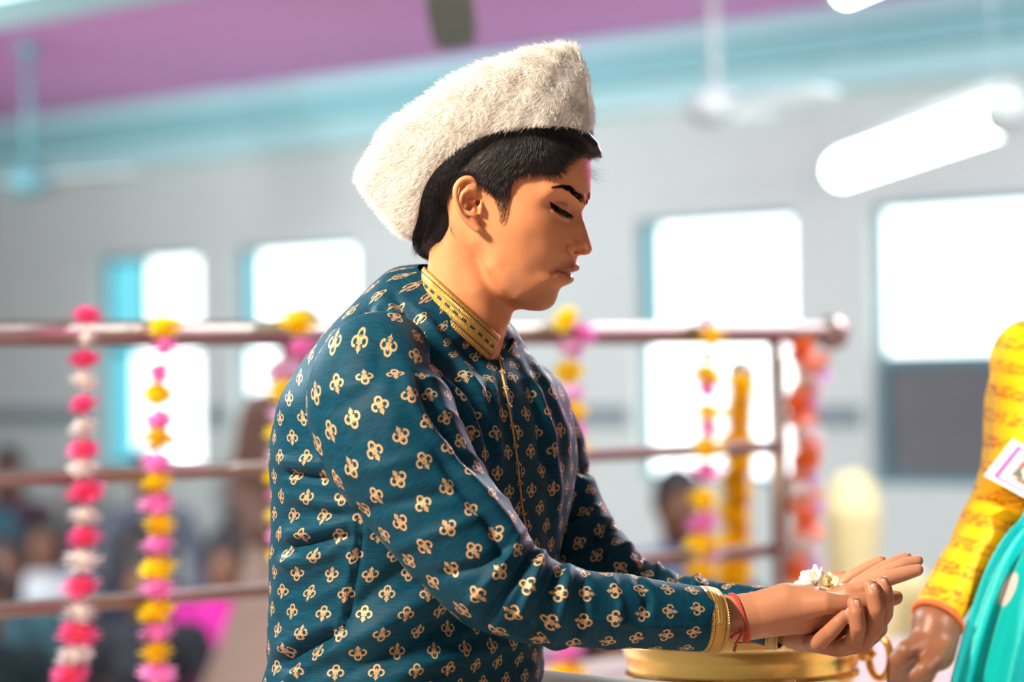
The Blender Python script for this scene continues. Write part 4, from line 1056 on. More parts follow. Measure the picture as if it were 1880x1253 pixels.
# ================================================================== fur cap
def Zh(x, y): return np.array([640 + x / 2.848, 40 + y / 2.848])
low = [(322, 1128), (350, 1085), (372, 1020), (388, 945), (410, 872), (450, 796), (500, 738), (560, 686), (640, 632), (740, 588), (850, 560), (960, 546), (1080, 546), (1190, 558), (1276, 588)]
upp = [(70, 790), (112, 715), (160, 640), (198, 572), (255, 512), (340, 446), (430, 385), (520, 318), (605, 265), (705, 222), (800, 196), (915, 158), (1000, 140), (1080, 128), (1192, 156)]
bck = [(322, 1128), (262, 1080), (185, 998), (108, 898), (76, 840), (70, 790)]
frt = [(1276, 588), (1272, 500), (1264, 400), (1250, 300), (1225, 220), (1192, 156)]
NT, NS = 61, 23
lo_ = smooth_path(low, NT); up_ = smooth_path(upp, NT); bk_ = smooth_path(bck, NS); fr_ = smooth_path(frt, NS)
def capW(tau, s):
    ell = (np.maximum(1 - np.abs(2 * tau - 1) ** 2.3, 0)) ** (1 / 2.1)
    pr = np.where(s < .55, .93 + .09 * np.sin(np.pi * s / 1.1), 1.02 * np.sqrt(np.maximum(1 - ((s - .55) / .4501) ** 2.6, 0)))
    return 95 * mm * ell * pr
tt = np.linspace(0, 1, NT); ss = np.linspace(0, 1, NS)
tt = (1 - np.cos(np.pi * tt)) / 2 * .6 + tt * .4
lo_ = np.stack([np.interp(tt, np.linspace(0, 1, NT), lo_[:, i]) for i in (0, 1)], 1); up_ = np.stack([np.interp(tt, np.linspace(0, 1, NT), up_[:, i]) for i in (0, 1)], 1)
Tg, Sg = np.meshgrid(tt, ss, indexing='ij')
T3, S3 = Tg[..., None], Sg[..., None]
coon = (1 - S3) * lo_[:, None] + S3 * up_[:, None] + (1 - T3) * bk_[None] + T3 * fr_[None] \
    - ((1 - S3) * (1 - T3) * lo_[0] + S3 * (1 - T3) * up_[0] + (1 - S3) * T3 * lo_[-1] + S3 * T3 * up_[-1])
pic = np.stack([640 + coon[..., 0] / 2.848, 40 + coon[..., 1] / 2.848], -1)
CW = capW(Tg, Sg)
def cap_point(pic_, w):
    k = 1 + w / FPX
    u = 940 + (pic_[..., 0] - 940) * k; vv = 626.5 + (pic_[..., 1] - 626.5) * k
    ul = (u - HC[0] - w * math.sin(YAW) * .55) / math.cos(YAW) + HC[0]
    return np.stack([ul, vv, w], -1)
near = cap_point(pic, -CW); far = near.copy(); far[..., 2] *= -1
ring = np.concatenate([near, far[::-1][1:-1]], 0)                   # closed loop of columns, rows run from rim to crest
NR = ring.shape[0]
lump = 2.0 * np.sin(ring[..., 0] * .045 + ring[..., 1] * .03) + 1.6 * np.sin(ring[..., 0] * .021 - ring[..., 1] * .06 + 1)
ring[..., 2] += np.sign(ring[..., 2]) * lump * np.clip(np.abs(ring[..., 2]) / 60, 0, 1)
inner_r = ring[:, :1].copy(); inner_r[:, :, 2] *= .94; inner_r[:, :, 1] -= 9
CAPG = np.concatenate([inner_r, ring], 1)
NC = CAPG.shape[1]
capV = head_to_world(CAPG.reshape(-1, 3))
idx = np.arange(NR * NC).reshape(NR, NC); nx = np.roll(idx, -1, 0)
capF = np.stack([idx[:, :-1], nx[:, :-1], nx[:, 1:], idx[:, 1:]], 2).reshape(-1, 4)
M['fur'], nt, b = new_mat('white_fur')
b.inputs['Base Color'].default_value = (1.0, .985, .945, 1); b.inputs['Roughness'].default_value = .8; b.inputs['Specular IOR Level'].default_value = .15
tr = nt.nodes.new('ShaderNodeBsdfTranslucent'); tr.inputs[0].default_value = (1.0, .985, .95, 1); ms = nt.nodes.new('ShaderNodeMixShader'); ms.inputs[0].default_value = .42
nt.links.new(b.outputs[0], ms.inputs[1]); nt.links.new(tr.outputs[0], ms.inputs[2]); nt.links.new(ms.outputs[0], nt.nodes['Material Output'].inputs[0])
cap_c = Vector(capV.mean(0))
cap = empty('fur_cap', cap_c); tag(cap, 'tall white fur cap worn tilted back on the black hair', 'cap')
mesh_obj('cap_shell', capV, capF[:, ::-1], M['fur'], cap)
# fur
r = np.random.default_rng(31)
G = CAPG[:, 1:]; nF = 40000
ci = r.random(nF) * NR; si = r.random(nF) ** .9 * (G.shape[1] - 1)
def gsample(c, s):
    c0 = np.floor(c).astype(int) % NR; c1 = (c0 + 1) % NR; s0 = np.clip(np.floor(s).astype(int), 0, G.shape[1] - 2); a = (c % 1)[:, None]; b_ = (s - s0)[:, None]
    return (G[c0, s0] * (1 - a) + G[c1, s0] * a) * (1 - b_) + (G[c0, s0 + 1] * (1 - a) + G[c1, s0 + 1] * a) * b_
P0 = gsample(ci, si); dC = gsample(ci + .4, si) - gsample(ci - .4, si); dS = gsample(ci, np.minimum(si + .3, G.shape[1] - 1)) - gsample(ci, np.maximum(si - .3, 0))
Nn = np.cross(dC, dS); Nn /= np.linalg.norm(Nn, axis=1, keepdims=True) + 1e-9
cen = np.array([*G.reshape(-1, 3).mean(0)]); flip = ((P0 - np.array([0, 0, 0]) - np.stack([P0[:, 0] * 0 + cen[0], P0[:, 1] * 0 + cen[1] + 60, P0[:, 2] * 0], 1)) * Nn).sum(1) < 0
Nn[flip] *= -1
clump = np.stack([np.sin(P0[:, 0] * .11 + P0[:, 1] * .07), np.sin(P0[:, 1] * .13 - P0[:, 2] * .09 + 2), np.sin(P0[:, 2] * .1 + P0[:, 0] * .06)], 1)
lie = np.array([-.75, .28, 0.0]) + .35 * clump + r.normal(0, .22, (nF, 3))
dirs = .62 * Nn + .62 * lie; dirs /= np.linalg.norm(dirs, axis=1, keepdims=True)
top = si / (G.shape[1] - 1)
lenp = r.uniform(7, 15, nF) * (1 + .35 * (top > .8)) * np.where(top < .08, .65, 1)
bend = (np.array([-3.0, 2.5, 0]) + r.normal(0, 1.6, (nF, 3)))
segs = 3; t_ = np.linspace(0, 1, segs + 1)
PF = P0[:, None] + dirs[:, None] * (lenp[:, None] * t_)[:, :, None] + bend[:, None] * (t_ ** 2)[None, :, None]
fv, ff = hair_tubes(head_to_world(PF.reshape(-1, 3)).reshape(PF.shape), np.full(nF, .00030) * r.uniform(.6, 1.3, nF), 3)
fur = mesh_obj('fur', fv, ff, M['fur'], cap); fur['kind'] = 'stuff'
# tufts at the front peak and the seam down the front
nT = 420
a = r.random(nT); root = cap_point(np.stack([1020 + 42 * a + r.normal(0, 2, nT), 89 + 6 * a + r.normal(0, 2, nT)], 1), r.normal(0, 10, nT))
d_ = np.stack([r.normal(.12, .45, nT), -np.abs(r.normal(1, .25, nT)), r.normal(0, .3, nT)], 1); d_ /= np.linalg.norm(d_, axis=1, keepdims=True)
PT = root[:, None] + d_[:, None] * (r.uniform(6, 20, nT)[:, None] * t_)[:, :, None]
fv, ff = hair_tubes(head_to_world(PT.reshape(-1, 3)).reshape(PT.shape), np.full(nT, .00026), 3)
o = mesh_obj('peak_tuft', fv, ff, M['fur'], cap); o['kind'] = 'stuff'
sm = np.array([cap_point(Zh(x, y), -w * mm) for x, y, w in [(1196, 165, 10), (1222, 260, 24), (1238, 350, 27), (1246, 440, 27), (1243, 520, 27), (1238, 575, 26)]])
m = MB(); m.tube([Vector(p) for p in head_to_world(smooth_path(sm, 20) + np.array([2.0, 0, -1.5]))], .0016, 8); m.build('front_seam', plain('seam_thread', (.82, .76, .66), .8), cap)

# ================================================================== kurta
def project(P):
    q = np.asarray(P, float) - np.array(CAM); d = q @ np.array(fwd)
    return 940 + FPX * (q @ np.array(rgt)) / d, 626.5 - FPX * (q @ np.array(upv)) / d, d
def folds(px, py, lines):
    """sum of soft ridges and creases drawn as picture lines; heights in millimetres"""
    out = np.zeros(len(px)); Q = np.stack([px, py], 1)
    for path, wd, amp in lines:
        path = np.array(path, float); best = np.full(len(px), 1e9); tb = np.zeros(len(px)); L = 0; seg = np.linalg.norm(np.diff(path, axis=0), axis=1); tot = seg.sum()
        for a, b_, l in zip(path[:-1], path[1:], seg):
            e_ = b_ - a; t = np.clip(((Q - a) @ e_) / (e_ @ e_), 0, 1); d = np.linalg.norm(Q - a - t[:, None] * e_, axis=1)
            m_ = d < best; best[m_] = d[m_]; tb[m_] = ((L + t * l) / tot)[m_]; L += l
        fade = np.clip(np.minimum(tb, 1 - tb) * 5 + .25, 0, 1)
        out += amp * fade * np.exp(-(best / wd) ** 2)
    return out
def motif_mask(nt, u, v_, cell, size, stagger):
    """woven flower sprigs on a lattice; u, v in metres"""
    cu = u / cell; cv = v_ / cell
    row = (cv * (2 if stagger else 1)).floor()
    if stagger:
        cv2 = cv * 2; fy = (cv2.fract() - .5) * .5; cu = cu + row.mod(2) * .5
    else:
        fy = cv.fract() - .5; cu = cu + row * .22
    fx = cu.fract() - .5
    par = (row + (cu.floor() if not stagger else 0)).mod(2) if not stagger else (row * .5).floor().mod(2)
    sgn = par * 2 - 1
    x = fx * (cell / size); y = fy * (cell / size) * sgn
    def dist(cx, cy): return ((x - cx) * (x - cx) + (y - cy) * (y - cy)).sqrt()
    D = dist(0, .54).min(dist(-.56, -.04)).min(dist(.56, -.04)) - .36
    ringm = D.abs().step(.125, .085)
    ang = (y - .10).atan2(x)
    dash = (ang * 25).sin().step(-.80, -.25) * (.75 if stagger else .45) + (.25 if stagger else .55)
    gap = (y + .26).step(.0, .05).max((x.abs() - .44).step(0, .05))
    ringm = ringm * dash * gap
    ax = x.abs()
    stem = ax.step(.060, .035) * (y + 1.02).step(0, .05) * (y * -1 + .50).step(0, .05)
    lf = None
    for y0, rr in ((-.86, .31), (-.62, .27), (-.36, .17)):
        q = (y - y0 - ax * .9).abs().step(.075, .045) * ax.step(rr, rr - .06)
        lf = q if lf is None else lf.max(q)
    return ringm.max(stem).max(lf)
def kurta_material(name, cell, size, stagger, fine=1.0):
    m, nt, b = new_mat(name)
    u, v_ = uv_xy(nt)
    mask = motif_mask(nt, u, v_, cell, size, stagger)
    uvn = nt.nodes.new('ShaderNodeUVMap'); uvn.uv_map = 'UVMap'
    slub = noise(nt, 1.0, 4, uvn.outputs[0], .65, 60, 900, 1); slub2 = noise(nt, 1.0, 3, uvn.outputs[0], .6, 14, 130, 1)
    cl = mixc(nt, slub.step(.35, .70), (.0004, .025, .052), (.001, .070, .122))
    cl = mixc(nt, slub2.step(.40, .75) * .5, cl, (.0004, .020, .042))
    cl = mixc(nt, mask, cl, (.64, .40, .19))
    nt.links.new(cl, b.inputs['Base Color'])
    rg = mask * -.10 + .60; nt.links.new(rg.so, b.inputs['Roughness'])
    b.inputs['Specular IOR Level'].default_value = .13
    b.inputs['Sheen Weight'].default_value = .05; b.inputs['Sheen Roughness'].default_value = .35; b.inputs['Sheen Tint'].default_value = (.6, .9, 1, 1)
    mt = mask * .35; nt.links.new(mt.so, b.inputs['Metallic'])
    hgt = slub * .6 + mask * .9
    bump(nt, b, hgt, .35, .0006)
    return m
M['kurta'] = kurta_material('teal_silk_body', .042, .0086, True)
M['kurta_sleeve'] = kurta_material('teal_silk_sleeve', .0325, .0092, False)
def cloth(name, V, F, UV, mat, parent):
    """grid mesh with its own UVs (one per vertex)"""
    o = mesh_obj(name, V, F, mat, parent)
    uvl = o.data.uv_layers.new(name='UVMap')
    li = np.empty(len(o.data.loops), np.int32); o.data.loops.foreach_get('vertex_index', li)
    uvl.data.foreach_set('uv', UV[li].astype(np.float32).ravel())
    return o
kurta = empty('kurta', (at(760, 1250).x, D0 + .02, .2)); kurta.parent = man; kurta.matrix_parent_inverse = world_of(man).inverted()
kurta['label'] = 'teal silk kurta woven with gold sprigs'
LAT = np.array([.60, .80]); FAC = np.array([.80, -.60])           # near shoulder -> far shoulder, and where the chest faces
#        py   xL   xR   ratio  depth
TS = [(514, 770, 872, 1.05, .0), (526, 748, 895, 1.15, .0), (540, 718, 915, 1.28, .0), (558, 694, 928, 1.42, .005), (580, 668, 942, 1.55, .01), (605, 638, 952, 1.64, .015), (632, 606, 965, 1.70, .02), (660, 580, 984, 1.72, .02), (695, 554, 1012, 1.72, .02),
      (740, 530, 1036, 1.68, .02), (800, 519, 1048, 1.6, .02), (860, 516, 1050, 1.55, .02), (920, 518, 1044, 1.48, .02), (985, 514, 1030, 1.42, .02), (1050, 512, 1012, 1.38, .02), (1120, 511, 1000, 1.36, .02), (1190, 508, 990, 1.36, .02), (1250, 494, 986, 1.36, .02), (1320, 476, 1000, 1.36, .02), (1400, 450, 1030, 1.36, .02), (1500, 420, 1065, 1.36, .02)]
NRW, NCL = 190, 240
ts = smooth_path(TS, NRW)
th = np.linspace(0, 2 * np.pi, NCL, endpoint=False)
rows = []; uvs = []
for py, xl, xr, ra, dd in ts:
    hx = (xr - xl) / 2 / SC; bb = hx / math.sqrt(.36 * ra * ra + .64); aa = ra * bb
    c = at((xl + xr) / 2, py, D0 + dd)
    ex = 2.35; ca, sa = np.cos(th), np.sin(th); k = (np.abs(ca) ** ex + np.abs(sa) ** ex) ** (-1 / ex)
    lat = aa * ca * k; fa = bb * sa * k
    # the collar slopes: the back is higher than the front
    X_ = c.x + LAT[0] * lat + FAC[0] * fa; Y_ = c.y + LAT[1] * lat + FAC[1] * fa
    slope = np.clip((700 - py) / 170, 0, 1) ** 1.2
    Z_ = c.z - slope * .62 * fa
    rows.append(np.stack([X_, Y_, Z_], 1))
    seg = np.linalg.norm(np.roll(rows[-1], -1, 0) - rows[-1], axis=1)
TV = np.stack(rows)                                               # rows x cols x 3
# unwrap: arc length measured from the front middle at chest height
ref = TV[90]; arc = np.concatenate([[0], np.cumsum(np.linalg.norm(np.diff(ref, axis=0), axis=1))]); 
scale_r = np.array([np.linalg.norm(np.roll(q, -1, 0) - q, axis=1).sum() for q in TV]); scale_r /= scale_r[90]
scale_r = np.clip(scale_r, .75, 1.2)
k0 = NCL // 4
UVt = np.zeros((NRW, NCL, 2))
UVt[..., 0] = (arc - arc[k0])[None] * scale_r[:, None]
UVt[..., 1] = -np.concatenate([[0], np.cumsum(np.linalg.norm(np.diff(TV.mean(1), axis=0), axis=1))])[:, None]
dU = np.roll(TV, -1, 1) - np.roll(TV, 1, 1); dV = np.gradient(TV, axis=0); NO = np.cross(dU, dV); NO /= np.linalg.norm(NO, axis=2, keepdims=True) + 1e-12
cen = TV.mean(1, keepdims=True); sg = np.sign(((TV - cen) * NO).sum(2, keepdims=True)); NO = NO * np.where(sg == 0, 1, sg)
TF = [ # picture line, width, height in mm
    ([(700, 545), (735, 600), (760, 650), (800, 700), (850, 740), (868, 800), (880, 860)], 13, 11), ([(725, 545), (770, 620), (830, 690), (880, 760), (900, 830)], 9, -8), ([(690, 560), (700, 600), (720, 650)], 14, 8),
    ([(760, 560), (820, 640), (880, 720), (905, 820)], 9, 6), ([(790, 580), (860, 650), (900, 700)], 7, -4), ([(905, 690), (912, 780), (918, 860)], 8, 4), ([(945, 650), (985, 720), (1010, 800), (1022, 900), (1020, 980)], 8, 7), ([(955, 645), (1005, 710), (1035, 790), (1040, 860)], 9, 6), ([(965, 680), (990, 760), (1000, 860)], 9, -5),
    ([(640, 605), (600, 660), (570, 720)], 16, 5), ([(690, 560), (640, 640), (600, 690)], 10, -4),
    ([(515, 868), (560, 876), (610, 880)], 7, -9), ([(516, 848), (560, 852), (600, 850)], 9, 6), ([(512, 905), (545, 915), (600, 925), (650, 930)], 10, 5), ([(512, 1010), (560, 1000), (620, 985), (660, 985)], 9, -9), ([(512, 985), (560, 978), (620, 962), (650, 955)], 10, 7), ([(508, 1040), (560, 1030), (620, 1012)], 10, 7), ([(512, 950), (570, 945), (640, 950)], 8, -4),
    ([(652, 955), (650, 1000), (640, 1060), (628, 1130), (612, 1180)], 5, 5), ([(662, 955), (660, 1000), (650, 1060), (636, 1130), (620, 1180)], 5, -6),
    ([(600, 1200), (680, 1160), (760, 1110), (850, 1060), (900, 1030)], 22, 12), ([(640, 1120), (720, 1060), (800, 1010)], 14, -8), ([(620, 1235), (720, 1190), (820, 1150), (900, 1120)], 18, -9),
    ([(500, 1225), (560, 1190), (620, 1160)], 9, -9), ([(505, 1200), (560, 1165), (620, 1140)], 10, 8), ([(520, 1250), (580, 1215), (625, 1190)], 10, 8), ([(700, 1253), (800, 1215), (900, 1190), (980, 1180)], 14, 7), ([(560, 1110), (600, 1090), (640, 1070)], 9, 5), ([(515, 1090), (560, 1075), (610, 1050)], 8, -5),
    ([(880, 980), (890, 1060), (880, 1150)], 12, -6)]
flat = TV.reshape(-1, 3); fn = NO.reshape(-1, 3)
px_, py_, _ = project(flat)
face_cam = np.clip(-(fn @ np.array(fwd)) * 3 + .9, 0, 1)
dsp = folds(px_, py_, TF) * face_cam
wv = np.sin(UVt[..., 0].ravel() * 60 + 5 * np.sin(UVt[..., 1].ravel() * 14)) * np.sin(UVt[..., 1].ravel() * 38 + 3 * np.sin(UVt[..., 0].ravel() * 17 + 1))
def ridge(a): return 1 - np.abs(np.sin(a))
uu_, vv_ = UVt[..., 0].ravel(), UVt[..., 1].ravel()
gate = np.clip(.5 + .8 * np.sin(uu_ * 13 + 2) * np.sin(vv_ * 11 + .5 + 2 * np.sin(uu_ * 7)), 0, 1)
wr1 = ridge(vv_ * 34 + uu_ * 9 + 1.6 * np.sin(uu_ * 11 + vv_ * 5)) ** 2.2; wr2 = ridge(vv_ * 21 - uu_ * 17 + 1.3 * np.sin(vv_ * 13)) ** 2.5
low_ = np.clip((py_ - 780) / 200, 0.15, 1)
dsp = dsp + low_ * (4.0 * gate * (wr1 - .4) + 4.0 * (1 - gate) * (wr2 - .4))
dsp = dsp + 1.2 * wv * np.clip((py_ - 560) / 80, 0, 1)
TVd = flat + fn * (dsp / 1000)[:, None]
closed = np.concatenate([np.arange(NRW * NCL).reshape(NRW, NCL)], 0)
TFc = grid_faces(NRW, NCL, True)
# split the seam so that the pattern does not smear: repeat the first column
def wrap_cols(A): return np.concatenate([A, A[:, :1]], 1)
TVw = wrap_cols(TVd.reshape(NRW, NCL, 3)); UVw = wrap_cols(UVt); UVw[:, -1, 0] = (arc[-1] + np.linalg.norm(ref[0] - ref[-1]) - arc[k0]) * scale_r
seam = NCL // 4 * 0
kb = cloth('kurta_body', TVw.reshape(-1, 3), grid_faces(NRW, NCL + 1)[:, ::-1], UVw.reshape(-1, 2), M['kurta'], kurta)
def sleeve(name, cps, fl_, off_u, nr=220, nc=110, flat_=1.0, wr=1.0):
    cp = smooth_path(cps, nr); C = np.array([at(a, b_, D0 + d) for a, b_, d, _ in cp]); Rr = cp[:, 3] / SC
    T = np.gradient(C, axis=0); T /= np.linalg.norm(T, axis=1, keepdims=True)
    up = np.array([0, 0, 1.0]); A_ = []; B_ = []
    a_ = np.array(-fwd)                                           # the seam lies on the far side
    for t in T:
        a_ = a_ - t * (a_ @ t); a_ /= np.linalg.norm(a_); A_.append(a_); B_.append(np.cross(t, a_))
    A_ = np.array(A_); B_ = np.array(B_)
    ph = np.linspace(-np.pi, np.pi, nc)
    V = C[:, None] + Rr[:, None, None] * (np.cos(ph)[None, :, None] * A_[:, None] + np.sin(ph)[None, :, None] * B_[:, None])
    s = np.concatenate([[0], np.cumsum(np.linalg.norm(np.diff(C, axis=0), axis=1))])
    UV = np.zeros((nr, nc, 2)); ravg = np.clip(Rr, .045, .085)
    UV[..., 0] = ph[None] * ravg[:, None] + off_u; UV[..., 1] = s[:, None]
    Nn = (V - C[:, None]) / Rr[:, None, None]
    f = V.reshape(-1, 3); n = Nn.reshape(-1, 3); x, y, _ = project(f)
    d = folds(x, y, fl_) * np.clip(-(n @ np.array(fwd)) * 3 + 1.0, 0, 1)
    uu, vv = UV[..., 0].ravel(), UV[..., 1].ravel()
    d = d + wr * (1.0 * np.sin(vv * 55 + 3 * np.sin(uu * 26)) * np.sin(uu * 30 + 2 * np.sin(vv * 21)))
    rg_ = lambda a: 1 - np.abs(np.sin(a))
    elb = np.exp(-((vv - .34 * s[-1] / .62 * 1.0) / .10) ** 2) if False else np.exp(-((x - 985) / 120) ** 2) + .35
    d = d + wr * elb * 3.2 * (rg_(vv * 48 + uu * 14 + 1.5 * np.sin(uu * 20 + vv * 9)) ** 2.2 - .4) * np.clip(.55 + .6 * np.sin(uu * 22 + vv * 17), 0, 1)
    d = d + wr * 2.2 * (rg_(vv * 19 - uu * 16 + np.sin(vv * 12)) ** 2.5 - .4) * np.clip(.4 + .8 * np.sin(uu * 15 + 1 + vv * 8), 0, 1) * np.clip((1250 - x) / 250, .1, 1)
    V = (f + n * (d / 1000)[:, None])
    return V, UV, C, Rr, T
NEAR = [(735, 622, -.085, 62), (700, 668, -.11, 104), (694, 735, -.125, 128), (722, 815, -.14, 128), (778, 902, -.15, 116), (842, 985, -.155, 106), (905, 1058, -.155, 96), (975, 1100, -.15, 82), (1060, 1117, -.135, 71), (1150, 1124, -.115, 66), (1240, 1133, -.095, 60), (1308, 1139, -.08, 56)]
NF = [([(985, 1000), (950, 1060), (905, 1120), (890, 1150)], 8, -9), ([(1000, 1010), (975, 1080), (945, 1150)], 8, 8), ([(1030, 1035), (1005, 1100), (985, 1180)], 8, -8), ([(1045, 1040), (1035, 1110), (1015, 1185)], 9, 6), ([(960, 975), (920, 1040), (860, 1110)], 9, 7), ([(1075, 1050), (1070, 1120), (1050, 1185)], 9, -4),
      ([(840, 850), (880, 900), (930, 960), (950, 1000)], 14, 7), ([(800, 830), (850, 900), (900, 960), (930, 1030)], 9, -6), ([(700, 640), (690, 700), (640, 740), (590, 760)], 16, -3), ([(770, 690), (800, 760), (850, 830), (890, 870)], 14, -9), ([(740, 670), (760, 740), (800, 800), (850, 850)], 14, 6),
      ([(600, 880), (700, 860), (800, 830)], 14, 3), ([(640, 950), (740, 920), (850, 900)], 12, -4), ([(720, 1010), (800, 980), (900, 940)], 12, 4), ([(800, 1060), (880, 1040), (960, 990)], 10, -6), ([(620, 720), (680, 700), (760, 720)], 18, 3),
      ([(1120, 1050), (1140, 1110), (1130, 1180)], 8, 3), ([(1165, 1055), (1190, 1100), (1185, 1130)], 8, -3), ([(1060, 1135), (1180, 1150), (1310, 1152)], 6, 2.0), ([(930, 1120), (960, 1150), (1010, 1188)], 8, -5)]
V_, UV_, C_, R_, T_ = sleeve('sleeve', NEAR, NF, .0)
nsl = cloth('sleeve', V_, grid_faces(220, 110)[:, ::-1], UV_.reshape(-1, 2), M['kurta_sleeve'], kurta)
NEAR_C, NEAR_R, NEAR_T = C_, R_, T_
FAR = [(945, 745, .05, 30), (985, 755, .12, 58), (1000, 810, .16, 76), (1012, 880, .16, 80), (1040, 955, .15, 80), (1090, 1025, .13, 76), (1150, 1078, .10, 66), (1230, 1106, .075, 56), (1320, 1122, .05, 54), (1395, 1130, .03, 55), (1432, 1134, .022, 58)]
FFo = [([(1040, 850), (1090, 870)], 8, -8), ([(1100, 930), (1060, 960)], 8, 6), ([(1130, 960), (1080, 1000)], 8, -8), ([(1160, 1000), (1110, 1030)], 8, 8), ([(1185, 1020), (1150, 1060)], 7, -8), ([(1210, 1035), (1190, 1075)], 7, 7), ([(1250, 1050), (1230, 1090)], 7, -6), ([(1285, 1060), (1270, 1100)], 10, 8), ([(1330, 1070), (1310, 1110)], 10, -5)]
V_, UV_, C_, R_, T_ = sleeve('sleeve', FAR, FFo, .1)
fsl = cloth('sleeve', V_, grid_faces(220, 110)[:, ::-1], UV_.reshape(-1, 2), M['kurta_sleeve'], kurta)
FAR_C, FAR_R, FAR_T = C_, R_, T_
# gold brocade for collar and cuffs; u along in metres, v across 0..1
def brocade(name, dashes):
    m, nt, b = new_mat(name)
    u, v_ = uv_xy(nt)
    ln = ((v_ - .20).abs().step(.028, .016)).max((v_ - .80).abs().step(.028, .016))
    dash = (v_ - .50).abs().step(.060, .045) * dashes * (u / .0125).fract().step(.36, .42) * (u / .0125).fract().step(.98, .92)
    wave = ((u / .0021 + (v_ * 34).sin() * .55) * 6.2832).sin() * .5 + .5
    sp = noise(nt, 2600, 2)
    zig = ((u / .0030 + (v_ * 16).fract() * .5) * 6.2832).sin() * .5 + .5
    border = ((v_ - .5).abs()).step(.30, .31)
    tex = wave * (border * -1 + 1) + zig * border
    cl = mixc(nt, tex.step(.2, .8) * .55 + sp.step(.45, .7) * .35, (.62, .38, .10), (.32, .17, .035))
    cl = mixc(nt, ln.max(dash), cl, (.006, .022, .030))
    nt.links.new(cl, b.inputs['Base Color'])
    mt = ln.max(dash) * -.80 + .80; nt.links.new(mt.so, b.inputs['Metallic'])
    b.inputs['Roughness'].default_value = .36
    bump(nt, b, tex * .8 + sp * .7, .7, .0006)
    return m
M['brocade'] = brocade('gold_brocade', 1.0); M['brocade_cuff'] = brocade('gold_cuff_brocade', 0.0)
M['lining'] = plain('dark_lining', (.006, .02, .03), .7)
def band(name, top_, bot, mat, parent, thick=.0016, back_mat=None, ulen=None):
    """ribbon between two rows of points with thickness"""
    top_, bot = np.array(top_), np.array(bot); n = len(top_); k = 9
    s_ = np.linspace(0, 1, k)[None, :, None]
    V = top_[:, None] * (1 - s_) + bot[:, None] * s_
    du = np.gradient(V, axis=0); dv = np.gradient(V, axis=1); no = np.cross(du, dv); no /= np.linalg.norm(no, axis=2, keepdims=True)
    cen = V.reshape(-1, 3).mean(0); 
    sgn = np.sign(((V - cen) * no).sum(2).mean()); no = no * (sgn if sgn else 1)
    V = V + no * (.0012 * np.sin(np.pi * s_))
    s = np.concatenate([[0], np.cumsum(np.linalg.norm(np.diff(V[:, k // 2], axis=0), axis=1))])
    UV = np.zeros((n, k, 2)); UV[..., 0] = s[:, None]; UV[..., 1] = s_[0, :, 0][None]
    Vi = V - no * thick
    F1 = grid_faces(n, k); N0 = n * k
    if sgn < 0: F1 = F1[:, ::-1]
    F2 = F1[:, ::-1] + N0
    ed = []
    loop = [(i, 0) for i in range(n)] + [(n - 1, j) for j in range(1, k)] + [(i, k - 1) for i in range(n - 2, -1, -1)] + [(0, j) for j in range(k - 2, 0, -1)]
    li = [i * k + j for i, j in loop]
    for a_, b_ in zip(li, li[1:] + li[:1]): ed.append((b_, a_, a_ + N0, b_ + N0))
    F = np.concatenate([F1, F2, np.array(ed)]); o = cloth(name, np.concatenate([V, Vi]).reshape(-1, 3), F, np.concatenate([UV, UV]).reshape(-1, 2), mat, parent)
    if back_mat:
        o.data.materials.append(back_mat); mi = np.zeros(len(F), np.int32); mi[len(F1):len(F1) * 2] = 1; o.data.polygons.foreach_set('material_index', mi)
    return o
def Zc(x, y): return 740 + x / 6.264, 480 + y / 6.264
def collar_ring(phis, C, A, lat_mm, far_shift):
    P = []
    for f in phis:
        w = -lat_mm / 1000 * math.sin(f)
        x, y = C[0] - math.cos(f) * A[0], C[1] - math.cos(f) * A[1]
        if w > 0: x += far_shift * math.sin(-f)
        P.append(at(*Zc(x, y), D0 + w))
    return np.array(P)
phn = np.radians(np.linspace(-12, 152, 60)); phf = np.radians(np.linspace(-176, -8, 50))
kc = [((711, 489), (471, 429)), ((556, 756), (487, 436))]
band('collar', collar_ring(phn, *kc[0], 56, 0), collar_ring(phn, *kc[1], 67, 0), M['brocade'], kurta, .0018, M['lining'])
band('collar', collar_ring(phf, (770, 482), (530, 422), 54, 0), collar_ring(phf, (605, 732), (530, 412), 60, 0), M['brocade'], kurta, .0018, M['lining'])
def cuff(C, R, T, i0, n, wid, grow, tilt):
    c = C[i0]; t = T[i0] / np.linalg.norm(T[i0]); a_ = np.array(-fwd) - t * (np.array(-fwd) @ t); a_ /= np.linalg.norm(a_); b_ = np.cross(t, a_)
    ph = np.linspace(0, 2 * np.pi, 73)
    def ringp(s, g): return c + t * s + R[i0] * g * (np.cos(ph)[:, None] * a_ + np.sin(ph)[:, None] * b_) + t * (tilt * (np.sin(ph))[:, None])
    return ringp(0, grow), ringp(wid, grow * .985)
a, b_ = cuff(NEAR_C, NEAR_R, NEAR_T, -10, 0, .021, 1.012, .004)
cf = band('cuff', a, b_, M['brocade_cuff'], kurta, .0014, M['lining'])
a, b_ = cuff(FAR_C, FAR_R, FAR_T, -4, 0, .014, 1.04, -.010)
cf = band('cuff', a, b_, M['brocade_cuff'], kurta, .0014, M['lining'])
